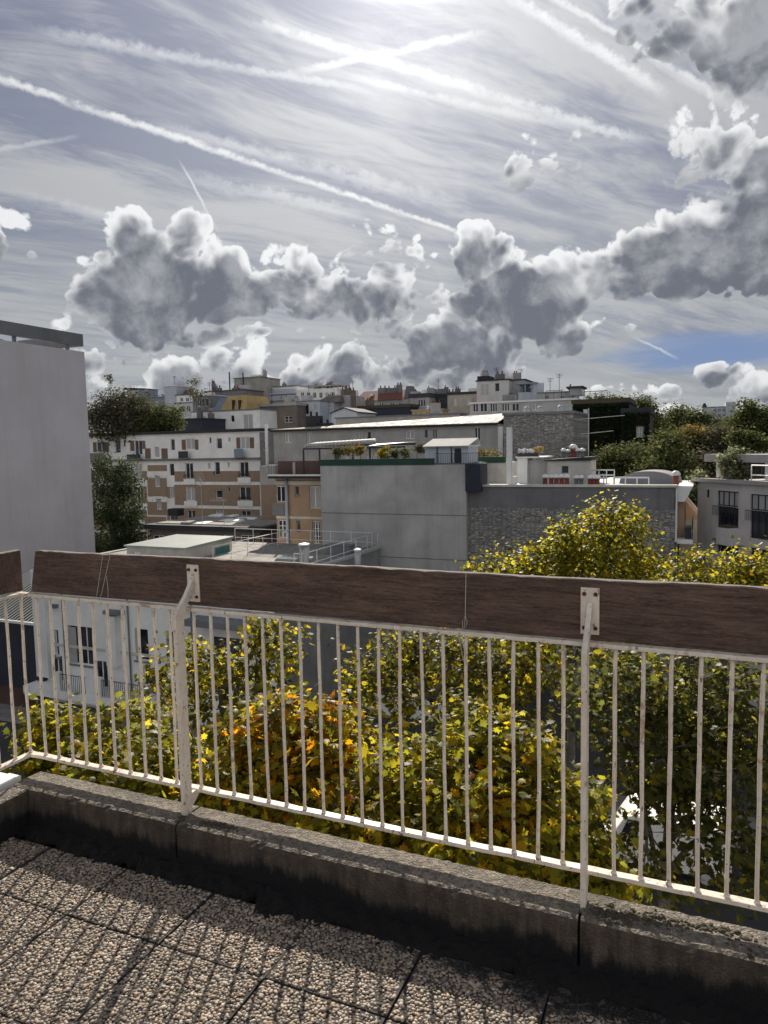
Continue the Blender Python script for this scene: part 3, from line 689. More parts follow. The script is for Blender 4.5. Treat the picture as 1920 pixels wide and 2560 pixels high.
def low_white():
    N = 32.; ZR = -5.5
    c = lambda x, y: (x*.3858, 1340+y*.3858)      # zoom crop -> photo
    aL = G.hit(98, 1600, N)[0]; aR = G.hit(688, 1600, N)[0]
    wins = [(137, 1575, 147, 1642, 1, 1), (171, 1566, 236, 1662, 3, 1), (338, 1572, 371, 1652, 1, 1, 'window_glass'), (416, 1578, 441, 1660, 1, 1, 'window_glass'), (530, 1593, 606, 1715, 2, 1, 'window_glass')]
    hs = [prect(G, N, *w[:4]) for w in wins]
    # lower storey, mostly hidden by the plane trees
    for x in (150, 260, 380, 500, 620): a = G.hit(x, 1800, N)[0]; hs.append((a-.5, a+.5, -12.6, -10.9)); wins.append((0, 0, 0, 0, 2, 1))
    t = thing('white_house', 'low white rendered house with flat railed roof and dark balcony rails', 'house', ((aL+aR)/2, N+6, GZ))
    part('wall', shell(aL, aR, N, 46.0, GZ, ZR, hs), 'white_plaster', t)
    for w, h in zip(wins, hs): window(t, h, N, w[4], w[5], glass=w[6] if len(w) > 6 else None, sill='grey_slab', rec=.14)
    for x in (160, 322, 480): a = G.hit(x, 1600, N-.1)[0]; part('downpipe', MB().tube([(a, N-.09, GZ), (a, N-.09, ZR-.1)], .05, 7), 'grey_slab', t, smooth=True)
    part('string_course', MB().box(aL+1.3, aR, N-.06, N-.003, -10.3, -10.12), 'cream_plaster', t)
    for x0, x1 in ((171, 190), (338, 346), (416, 423)): h = prect(G, N, x0, 1568, x1, 1655); part('shutter', MB().box(h[0]-.02, h[1], N+.02, N+.08, h[2], h[3]), 'old_grey_plaster', t)
    part('gable_facing', MB().box(aR+.002, aR+.06, N+.02, 45.9, GZ, ZR-.05), 'gable_concrete', t, label='weathered bare concrete side wall')
    part('corner_pilaster', MB().box(aL, G.hit(128, 1600, N)[0], N-.35, N-.002, -12.3, ZR-.1), 'white_paint', t)
    part('roof', MB().box(aL+.25, aR-.25, N+.25, 45.9, ZR+.002, ZR+.07), 'gravel_roof', t)
    mb = MB().box(aL-.05, aR+.1, N-.1, N+.24, ZR+.003, ZR+.16).box(aR-.24, aR+.1, N+.242, 45.9, ZR+.003, ZR+.16).box(aL-.05, aL+.24, N+.242, 45.9, ZR+.003, ZR+.16)
    part('roof_edge', mb, 'silver_metal', t)
    for x0, y0, x1, y1, dp in ((272, 1524, 312, 1537, .5), (494, 1544, 642, 1564, 1.2), (132, 1510, 146, 1522, .35)):
        a0, a1, z0, z1 = prect(G, N, x0, y0, x1, y1); part('canopy', MB().box(a0, a1, N-dp, N-.003, z0+.1, z1), 'grey_slab', t)
    a0, a1, z0, z1 = prect(G, N, 276, 1538, 301, 1668); part('pilaster', MB().box(a0, a1, N-.4, N-.003, -11, z1), 'white_plaster', t)
    # balcony: slab, white piers, dark railings
    zs = G.hit(250, 1742, N-1.2)[2]; sl_ = part('balcony', MB().box(aL-.1, G.hit(470, 1700, N)[0], N-1.3, N-.003, zs-.5, zs), 'white_plaster', t)
    for x0, x1 in ((142, 150), (216, 252), (366, 372)):
        b0, b1 = G.hit(x0, 1690, N-1.2)[0], G.hit(x1, 1690, N-1.2)[0]; part('pier', MB().box(b0, b1, N-1.28, N-1.06, zs+.002, zs+1.15), 'white_plaster', sl_)
    for x0, x1 in ((150, 215), (253, 366)):
        b0, b1 = G.hit(x0, 1690, N-1.2)[0], G.hit(x1, 1690, N-1.2)[0]; railing_on(sl_, b0, b1, N-1.18, zs, 1.02, .14, r=.016)
    # white roof guard rails
    for x, y, n0, n1 in ((582, 1358, 36.2, 45.5), (705, 1402, 35., 45.5), (1, 1, 0, 0)):
        if n1: a = G.hitz(x, y, ZR+1.1)[0]; railing_on(t, n0, n1, a, ZR+.05, 1.1, 1.6, 'white_paint', r=.022, along='n', mid=1)
    railing_on(t, G.hit(590, 1400, 45.3)[0], aR-.3, 45.3, ZR+.05, 1.1, 1.5, 'white_paint', r=.02, mid=1)
    railing_on(t, G.hit(735, 1400, 36.)[0], G.hit(880, 1400, 36.)[0]*0+aR-.3, 36., ZR+.05, .95, 1.3, 'white_paint', r=.018, mid=0)
    # hut with teal shutters
    n0 = 36.6; p = G.hit(461, 1369, n0); q = G.hit(316, 1362, n0); nb = G.hita(579, 1347, p[0])[1]
    h = thing('roof_hut', 'grey rooftop hut with a teal shuttered side on the white house', 'hut', (p[0], n0+1, ZR+.07))
    part('wall', MB().box(q[0], p[0], n0, nb, ZR+.072, p[2]-.1), 'cream_plaster', h)
    part('roof', MB().prism([(q[0]-.12, n0-.12, p[2]-.098), (p[0]+.12, n0-.12, p[2]-.098), (p[0]+.12, nb+.1, p[2]-.05), (q[0]-.12, nb+.1, p[2]-.05)], [(q[0]-.12, n0-.12, p[2]), (p[0]+.12, n0-.12, p[2]), (p[0]+.12, nb+.1, p[2]+.1), (q[0]-.12, nb+.1, p[2]+.1)]), 'glasshouse', h)
    s0, s1 = G.hita(538, 1380, p[0])[1], G.hita(573, 1380, p[0])[1]; zt = G.hita(540, 1370, p[0])[2]
    for k in range(2):
        m0 = s0+(s1-s0)*k/2; part('shutter', MB().box(p[0]+.003, p[0]+.06, m0+.02, m0+(s1-s0)/2-.02, zt-1.15, zt), 'teal_paint', h)
    a0, a1, z0, z1 = prect(G, n0, 338, 1380, 352, 1396); part('vent_panel', MB().box(a0, a1, n0-.04, n0-.003, z0, z1), 'white_paint', h)
    # flues and roof clutter
    for x, y, hh, r, cap, lab in ((762, 1376, 1.5, .14, 1, 'double metal flue with wide flat cap on the gravel roof'), (895, 1380, 1.25, .17, 1, 'stout metal vent pipe at the edge of the gravel roof')):
        b = G.hitz(x, y+55, ZR+.07); f_ = thing('roof_flue', lab, 'flue', b)
        for da in ((-.16, .16) if x < 800 else (0,)): part('pipe', MB().lathe((b[0]+da, b[1], b[2]), [(r, 0), (r, hh)]), 'silver_metal', f_, smooth=True)
        part('cap', MB().lathe(b, [(r*.5, hh+.002), (r*2.4 if x < 800 else r*1.3, hh+.05), (r*2.2 if x < 800 else r*1.2, hh+.14), (r*.3, hh+.2)]), 'white_paint', f_)
    b = G.hitz(700, 1418, ZR+.07); solid('roof_skylight', MB().prism([(b[0]-1.2, b[1]+1, b[2]), (b[0]+.6, b[1]+1, b[2]), (b[0]+.6, b[1]+2.6, b[2]), (b[0]-1.2, b[1]+2.6, b[2])], [(b[0]-1., b[1]+1.2, b[2]+.3), (b[0]+.4, b[1]+1.2, b[2]+.3), (b[0]+.4, b[1]+2.4, b[2]+.45), (b[0]-1., b[1]+2.4, b[2]+.45)]), 'canopy_glass', 'low glass skylight between the white roof rails', 'skylight', b)
    b = G.hitz(850, 1385, ZR+.07); solid('air_unit', MB().box(b[0]-.9, b[0]+.9, b[1]-.4, b[1]+.4, b[2], b[2]+.6).box(b[0]-.95, b[0]+.95, b[1]-.45, b[1]+.45, b[2]+.602, b[2]+.66), 'grey_slab', 'grey boxed air unit against the blank grey wall', 'air unit', b, bevel=.03)
    # asphalt yard, with a low pale wall added in place of a sunlit band
    structure('yard', MB().box(aR+.07, aR+34, 31.95, 46.2, GZ-.2, GZ+.16), 'asphalt')
    w0, w1 = G.hit(940, 1760, 37.)[0], G.hit(1260, 1800, 37.)[0]
    g = thing('sunlit_band_wall', 'low pale wall standing in for a sunlit band across the asphalt yard', 'wall', ((w0+w1)/2, 37.1, GZ+.16))
    part('wall', MB().box(w0, w1, 37., 37.25, GZ+.16, GZ+1.1), 'white_plaster', g); part('coping', MB().box(w0-.05, w1+.05, 36.93, 37.32, GZ+1.103, GZ+1.2), 'white_paint', g)
low_white()

def left_canopy():
    n0, n1 = 31.7, 39.; z0 = G.hit(50, 1552, n0)[2]; z1 = G.hit(70, 1384, n1)[2]; aR = G.hit(100, 1545, n0)[0]; aL = -44.
    t = thing('glass_canopy', 'sloping canopy of pale glass strips over a dark yard wall', 'canopy', (aR-3, n0+3, GZ))
    part('wall', MB().box(aL, aR, n0+.1, n1, GZ, z0-.92), 'black_cladding', t); part('front_panel', MB().box(aL, aR, n0+.0, n0+.09, GZ, z0-.19), 'black_cladding', t)
    part('gutter', MB().box(aL, aR+.05, n0-.1, n0+.08, z0-.18, z0-.02), 'white_paint', t)
    k = 22; w = (aR-aL)/k
    for i in range(k):
        b0 = aL+w*i; part('glass_strip', MB().prism([(b0+.02, n0, z0), (b0+w-.2, n0, z0), (b0+w-.2, n1, z1), (b0+.02, n1, z1)], [(b0+.02, n0, z0+.03), (b0+w-.2, n0, z0+.03), (b0+w-.2, n1, z1+.03), (b0+.02, n1, z1+.03)]), 'glasshouse', t)
    part('dark_interior_sheet', MB().prism([(aL, n0+.12, z0-.9), (aR, n0+.12, z0-.9), (aR, n1, z1-.9), (aL, n1, z1-.9)], [(aL, n0+.12, z0-.8), (aR, n0+.12, z0-.8), (aR, n1, z1-.8), (aL, n1, z1-.8)]), 'dark_roof', t)  # dark sheet put in as the unlit interior between the strips
    part('back_wall', MB().box(aL, aR, n1+.003, n1+1, GZ, z1-.2), 'black_cladding', t)
    za = G.hit(40, 1735, n0-1.)[2]
    s = thing('red_lean_to', 'rusty red sloping lean-to roof below the glass canopy', 'lean-to', (aR-3, n0-2, GZ))
    part('roof', MB().prism([(aL, n0-5, za-2.6), (aR+.6, n0-5, za-2.6), (aR+.6, n0-.05, za-.1), (aL, n0-.05, za-.1)], [(aL, n0-5, za-2.5), (aR+.6, n0-5, za-2.5), (aR+.6, n0-.05, za), (aL, n0-.05, za)]), 'red_brown', s)
    part('wall', MB().box(aL+.1, aR+.5, n0-4.9, n0-.06, GZ, za-2.62), 'brown_plaster', s)
left_canopy()

def pavilion():
    Z = -4.6; p = G.hitz(385, 1326, Z); q = G.hitz(655, 1326, Z); n0 = 56.; a0, a1 = G.hit(372, 1325, n0)[0], G.hit(656, 1325, n0)[0]
    z = G.hit(520, 1326, n0)[2]
    t = thing('flat_roof_pavilion', 'dark edged flat roofed pavilion with pale debris on top before the brick block', 'pavilion', ((a0+a1)/2, n0+3, GZ))
    hs = [prect(G, n0, x, 1338, x+w, 1385) for x, w in ((383, 30), (432, 40), (560, 30), (602, 36))]
    part('wall', shell(a0+.3, a1-.3, n0, n0+9, GZ, z-.002, hs), 'brown_plaster', t)
    for h in hs: window(t, h, n0, 2, 1, glass='window_glass')
    r = part('roof', MB().box(a0-.2, a1+.2, n0-.5, n0+10, z, z+.45), 'dark_roof', t); part('roof_covering', MB().box(a0+.4, a1-.3, n0+.6, n0+9.5, z+.452, z+.52), 'gravel_roof', r)
    rr = random.Random(8)
    for k in range(9):
        b = (a0+rr.uniform(2, a1-a0-2), n0+rr.uniform(.8, 8)); w, l, hh = rr.uniform(.3, 1.4), rr.uniform(.3, .9), rr.uniform(.1, .3)
        part('membrane_patch', MB().prism([(b[0]-w, b[1]-l, z+.522), (b[0]+w, b[1]-l, z+.522), (b[0]+w*.9, b[1]+l, z+.522), (b[0]-w*.9, b[1]+l, z+.522)], [(b[0]-w*.9, b[1]-l*.8, z+.5+hh*.6), (b[0]+w*.9, b[1]-l*.9, z+.5+hh*.5), (b[0]+w*.8, b[1]+l*.9, z+.5+hh), (b[0]-w*.8, b[1]+l, z+.5+hh*.8)]), 'white_paint' if k % 3 else 'gravel_roof', r)
    b = G.hit(448, 1298, n0+8); part('chimney', MB().box(b[0]-.7, b[0]+.7, n0+7, n0+8, z+.522, z+1.3), 'dark_roof', r)
    # two aerials on the pavilion roof
    for x, yt, lab in ((507, 1218, 'thin mast with a round grid aerial above the pavilion roof'), (561, 1268, 'thin mast with a long combed aerial above the pavilion roof')):
        b = G.hit(x, 1325, n0+1.); m = thing('roof_aerial', lab, 'aerial', (b[0], n0+1., z+.45)); zt = G.hit(x, yt-20, n0+1.)[2]
        part('mast', MB().tube([(b[0], n0+1, z+.45), (b[0], n0+1, zt)], .03, 6), 'silver_metal', m)
        mb = MB()
        if x < 530:
            for k in range(12):
                an = 2*math.pi*k/12; mb.tube([(b[0], n0+.95, zt), (b[0]+.62*math.cos(an), n0+.8, zt+.62*math.sin(an))], .016, 4)
            for rr_ in (.3, .6): mb.tube([(b[0]+rr_*math.cos(2*math.pi*k/16), n0+.85, zt+rr_*math.sin(2*math.pi*k/16)) for k in range(17)], .018, 4)
        else:
            mb.tube([(b[0]-1.5, n0+.9, zt-.1), (b[0]+.5, n0+.9, zt-.1)], .025, 5)
            for k in range(10): a = b[0]-1.5+.2*k; mb.tube([(a, n0+.9, zt-.28), (a, n0+.9, zt+.08)], .014, 4)
        part('antenna', mb, 'silver_metal', m)
pavilion()

def brick_block():
    N = 74.; C = lambda x, y: (220+.2712*x, 1000+.2712*y)
    def P(x0, y0, x1, y1): return prect(G, N, *C(x0, y0), *C(x1, y1))
    a1 = G.hit(651, 1150, N)[0]; a0 = a1-42; zt = G.hit(640, 1078, N)[2]
    t = thing('brick_apartment_block', 'brick and white banded apartment block with brown shutters and stair windows', 'building', ((a0+a1)/2, N, terrain(N)-.5))
    W_ = [(80, 385, 165, 480), (250, 370, 300, 490), (325, 370, 345, 430), (430, 372, 500, 505), (612, 432, 658, 530), (762, 360, 800, 465), (905, 355, 985, 455), (1118, 345, 1137, 400), (1185, 350, 1235, 450), (1293, 345, 1315, 385), (1405, 340, 1490, 450),
          (430, 590, 500, 720), (750, 585, 795, 700), (900, 580, 970, 725), (1105, 580, 1130, 635), (1170, 570, 1215, 690), (1288, 575, 1307, 622), (1400, 570, 1480, 712), (620, 695, 665, 800), (635, 910, 680, 1010),
          (450, 805, 510, 935), (755, 800, 805, 905), (905, 800, 990, 930), (1180, 830, 1240, 905), (1400, 800, 1500, 925), (1288, 805, 1310, 850),
          (440, 1012, 510, 1110), (755, 1015, 830, 1110), (920, 1015, 990, 1120), (1180, 1015, 1240, 1110), (1415, 1020, 1500, 1130), (645, 1120, 690, 1220), (60, 600, 130, 720), (250, 600, 300, 700), (60, 810, 130, 930), (250, 810, 300, 910), (-250, 385, -160, 480), (-250, 600, -160, 720), (-250, 810, -160, 930)]
    hs = [P(*w) for w in W_]
    # lower floors behind the pavilion and conifer
    for x in (60, 250, 440, 755, 920, 1180, 1415): hs += [P(x, 1230, x+70, 1340), P(x, 1450, x+70, 1560)]
    part('wall', shell(a0, a1, N, N+12, terrain(N)-.5, zt, hs), 'white_plaster', t)
    for h in hs: window(t, h, N, 1 if h[1]-h[0] < 1. else 2, 1)
    part('roof', MB().box(a0-.3, a1+.1, N-.35, N+12, zt+.003, zt+.35), 'dark_roof', t)
    z = G.hit(430, 1149, N)[2]; part('cornice', MB().box(a0, a1+.06, N-.35, N-.003, z-.12, z+.12), 'grey_slab', t)
    def panel(x0, y0, x1, y1, mat='brick', off=.05, name='brick_panel'):
        p0, p1, r0, r1 = P(x0, y0, x1, y1); mb = skin(MB(), p0, p1, r0, r1, hs, N-off, off)
        mb.quad((p0, N-off, r1), (p1, N-off, r1), (p1, N, r1), (p0, N, r1)); mb.quad((p0, N, r0), (p1, N, r0), (p1, N-off, r0), (p0, N-off, r0))
        mb.quad((p1, N-off, r0), (p1, N, r0), (p1, N, r1), (p1, N-off, r1)); mb.quad((p0, N, r0), (p0, N-off, r0), (p0, N-off, r1), (p0, N, r1))
        part(name, mb, mat, t)
    for x0, x1 in ((-700, 420), (800, 1585)):
        for y0, y1 in ((655, 752), (782, 972), (1002, 1190), (1215, 1420)): panel(x0, y0, x1, y1)
    for y0, y1 in ((655, 738), (800, 950), (1012, 1190), (1215, 1420)): panel(425, y0, 545, y1)
    for y0, y1 in ((600, 655), (720, 890), (935, 1060), (1075, 1420)): panel(552, y0, 728, y1, off=.06)
    for y0, y1 in ((800, 905), (1012, 1190), (1215, 1420)): panel(732, y0, 798, y1, off=.045)
    for x, y in ((548, 658), (558, 890)):
        panel(x, y+22, x+180, y+50, 'white_plaster', .09, 'lintel_band'); panel(x+42, y-2, x+138, y+20, 'white_plaster', .085, 'lintel_band')
    for w in W_:
        if w[2]-w[0] > 60 and w[3]-w[1] > 75 and w[1] > 560:
            p0, p1, r0, r1 = P(*w); part('apron', MB().box(p0-.3, p1+.3, N-.13, N-.055, r0-.75, r0-.03), 'white_plaster', t)
    for x0, x1, y0, y1 in ((50, 78, 390, 480), (167, 193, 390, 480), (392, 427, 375, 470), (503, 528, 375, 450), (866, 902, 365, 458), (988, 1018, 365, 458), (1370, 1402, 345, 445), (1494, 1530, 345, 445)):
        p0, p1, r0, r1 = P(x0, y0, x1, y1); part('shutter', MB().box(p0, p1, N-.06, N-.004, r0, r1), 'brown_shutter', t)
    for x0, x1 in ((530, 578), (680, 735)): p0, p1, r0, r1 = P(x0, 446, x1, 540); part('timber_panel', MB().box(p0, p1, N-.07, N-.004, r0, r1), 'brown_shutter', t)
    for x0, x1, y0, y1, m in ((395, 520, 500, 545, 'rail_dark'), (868, 956, 472, 540, 'rail_dark'), (1380, 1465, 450, 530, 'blue_grey_metal'), (30, 190, 490, 540, 'grey_slab')):
        p0, p1, r0, r1 = P(x0, y0, x1, y1); bo = part('balcony', MB().box(p0, p1, N-.75, N-.352, r0-.05, r0+.06), 'grey_slab', t)
        mb = MB().box(p0, p1, N-.75, N-.72, r0+.062, r1); part('balcony_front', mb, m, bo)
    for w in ((890, 690, 980, 725), (1392, 675, 1492, 712), (1392, 895, 1508, 925), (1165, 660, 1222, 690)):
        p0, p1, r0, r1 = P(*w); railing_on(t, p0, p1, N-.16, r0, r1-r0, .18, r=.02, name='window_guard')
    # brick chimney stack between this block and the peach house
    b0, b1, z0, z1 = prect(G, 62., 654, 1165, 691, 1400)
    s = thing('brick_chimney_stack', 'tall brick chimney stack with pale band and thin white flue', 'chimney', ((b0+b1)/2, 62.5, terrain(62)-.3))
    part('stack', MB().box(b0, b1, 62., 63.3, terrain(62)-.3, z1), 'brick', s); p0, p1, r0, r1 = prect(G, 61.97, 652, 1165, 689, 1212); part('band', MB().box(b0-.03, b1+.03, 61.97, 63.33, r0, r1), 'mauve_plaster', s)
    c = G.hit(667, 1116, 62.6); part('flue', MB().lathe((c[0], 62.6, z1+.002), [(.17, 0), (.15, G.hit(667, 1060, 62.6)[2]-z1)]), 'white_paint', s, smooth=True); part('cap', MB().box(c[0]+.2, c[0]+1., 62.3, 62.9, z1+.003, z1+.15), 'white_paint', s)
    p0, p1, r0, r1 = prect(G, 61.97, 652, 1310, 692, 1322); part('band', MB().box(b0-.03, b1+.03, 61.97, 63.33, r0, r1), 'white_plaster', s)
brick_block()

NG = 46.
def grey_house():
    # peach facade behind, on the left of the blank wall
    N = 50.; aL = G.hit(690, 1250, N)[0]; aG0 = G.hit(804, 1290, NG)[0]; aG1 = G.hit(1166, 1290, NG)[0]; zt = G.hit(960, 1163, NG)[2]; zs = G.hit(740, 1186, N)[2]
    t = thing('grey_gable_house', 'house with a huge blank grey rendered wall and peach courtyard front', 'house', ((aG0+aG1)/2, NG+4, GZ))
    W_ = [(690, 1215, 713, 1255, 2, 1), (737, 1215, 747, 1238, 1, 1), (774, 1216, 801, 1272, 2, 1), (695, 1300, 716, 1345, 2, 3), (741, 1300, 751, 1325, 1, 1), (781, 1303, 801, 1360, 3, 3)]
    hs = [prect(G, N, *w[:4]) for w in W_]
    part('wall', shell(aL, aG0+.5, N, 59.8, GZ, zs-.3, hs), 'peach_plaster', t)
    for w, h in zip(W_, hs): window(t, h, N, w[4], w[5], sill='grey_slab' if h[1]-h[0] < .5 else False)
    for y0, y1, o in ((1203, 1212, .08), (1291, 1297, .05)): p0, p1, r0, r1 = prect(G, N, 684, y0, 806, y1); part('band', MB().box(aL, aG0-.01, N-o, N-.003, r0, r1), 'cream_plaster', t)
    p0, p1, r0, r1 = prect(G, N, 682, 1260, 711, 1288); part('grille', MB().box(p0, p1, N-.06, N-.003, r0, r1), 'grey_slab', t)
    x0 = G.hit(716, 1300, N-.3)[0]; part('downpipe', MB().tube([(x0, N-.16, G.hit(717, 1190, N)[2]), (x0, N-.16, GZ)], .13, 8), 'pale_blue_plaster', t, smooth=True)
    bal = part('balcony', MB().box(aL-.05, aG0-.01, N-1., N+2, zs-.28, zs-.004), 'black_cladding', t); part('balcony_edge', MB().box(aL-.06, aG0-.012, N-1.05, N-1.003, zs-.09, zs+.04), 'white_paint', bal)
    railing_on(bal, aL, aG0-.05, N-.95, zs, .95, .14, r=.014); p0, p1, r0, r1 = prect(G, N+.3, 692, 1152, 800, 1186)
    part('screen', MB().box(aL+.1, aG0-.1, N+.3, N+.36, zs+.002, r1), 'rust_screen', bal); part('post', MB().box(x0+1.1, x0+1.25, N-.9, N-.75, zs+.001, zs+1.), 'white_paint', bal)
    # blank wall and body
    part('blank_wall', MB().box(aG0, aG1, NG, 59.8, GZ, zt), 'grey_render', t)
    for y in (1285, 1392): z = G.hit(960, y, NG)[2]; part('joint_strip', MB().box(aG0+.01, aG1-.01, NG-.012, NG-.001, z-.03, z+.03), 'dark_render', t)
    zg = G.hit(960, 1147, NG)[2]; am = G.hit(1085, 1155, NG)[0]
    part('parapet_cladding', MB().box(aG0-.05, am, NG-.06, NG+.1, zt+.003, zg), 'green_band', t)
    railing_on(t, am+.05, aG1+.9, NG+.1, zt, .75, .12, r=.013)
    part('roof_terrace', MB().box(aG0+.1, aG1-.1, NG+.2, 59.7, zt+.002, zt+.06), 'grey_slab', t)
    b = prect(G, NG-.2, 1166, 1160, 1201, 1213); part('clad_stack', MB().box(aG1+.003, b[1], NG-.2, NG+1.5, b[2]-.4, b[3]), 'black_cladding', t)
    # roof terrace furniture: shed, pergola, plants
    n0 = NG+1.6; s0, s1, z0, z1 = prect(G, n0, 1057, 1117, 1172, 1152); zr = G.hit(1110, 1098, n0)[2]
    sh = thing('garden_shed', 'small white garden shed with pitched white roof on the grey house terrace', 'shed', ((s0+s1)/2, n0, zt+.06))
    part('wall', MB().box(s0+.1, s1-.1, n0+.2, n0+2.6, zt+.062, z1), 'pale_blue_plaster', sh)
    part('roof', MB().prism([(s0, n0-.1, z1), (s1, n0-.1, z1), (s1+.25, n0+1.5, zr), (s0+.25, n0+1.5, zr)], [(s0, n0-.1, z1+.06), (s1, n0-.1, z1+.06), (s1+.25, n0+1.5, zr+.06), (s0+.25, n0+1.5, zr+.06)]), 'canvas', sh)
    part('roof', MB().prism([(s0+.25, n0+1.52, zr), (s1+.25, n0+1.52, zr), (s1, n0+2.9, z1), (s0, n0+2.9, z1)], [(s0+.25, n0+1.52, zr+.06), (s1+.25, n0+1.52, zr+.06), (s1, n0+2.9, z1+.06), (s0, n0+2.9, z1+.06)]), 'white_paint', sh)
    d = prect(G, n0+.2, 1137, 1121, 1153, 1150); part('door', MB().box(d[0], d[1], n0+.15, n0+.197, zt+.063, d[3]), 'dark_roof', sh)
    for x in (1092, 1128): a = G.hit(x, 1130, n0+.1)[0]; part('post', MB().box(a-.03, a+.03, n0+.12, n0+.18, zt+.063, z1), 'rail_dark', sh)
    n1 = NG+3.; p0, p1, z0, z1 = prect(G, n1, 757, 1102, 1012, 1118); pg = thing('roof_pergola', 'long pergola with rolled white canvas on the grey house terrace', 'pergola', ((p0+p1)/2, n1, zt+.06))
    part('beam', MB().box(p0, p1, n1, n1+.12, z0-.12, z0).box(p0, p1, n1+2.2, n1+2.32, z0+.1, z0+.22), 'rail_dark', pg)
    for k in range(7): a = p0+(p1-p0)*k/6; part('post', MB().box(a-.05, a+.05, n1+.01, n1+.11, (zt+.062 if a > aG0+.2 else zs), z0-.121), 'rail_dark', pg)
    k = 16; aw = (p1-p0)*.62/k
    for i in range(k): a = p0+aw*i; part('canvas_fold', MB().tube([(a+aw*.5, n1+.02, z0+.16+.012*i), (a+aw*.5, n1+2.2, z0+.34+.012*i)], aw*.42, 7), 'canvas', pg, smooth=True)
    part('shade_sheet', MB().prism([(p0+(p1-p0)*.62, n1, z0+.03), (p1, n1, z0+.25), (p1, n1+2.2, z0+.3), (p0+(p1-p0)*.62, n1+2.2, z0+.2)], [(p0+(p1-p0)*.62, n1, z0+.06), (p1, n1, z0+.28), (p1, n1+2.2, z0+.33), (p0+(p1-p0)*.62, n1+2.2, z0+.23)]), 'blue_grey_metal', pg)
    # windscreen panels behind the plants
    for x in (893, 923, 938, 865): a = G.hit(x, 1135, n1+.6)[0]; zt2 = G.hit(x, 1118, n1+.6)[2]; part('panel', MB().box(a-.18, a+.2, n1+.6, n1+.64, zt+.063, zt2), 'white_paint', pg)
    return zt
ZG = grey_house()

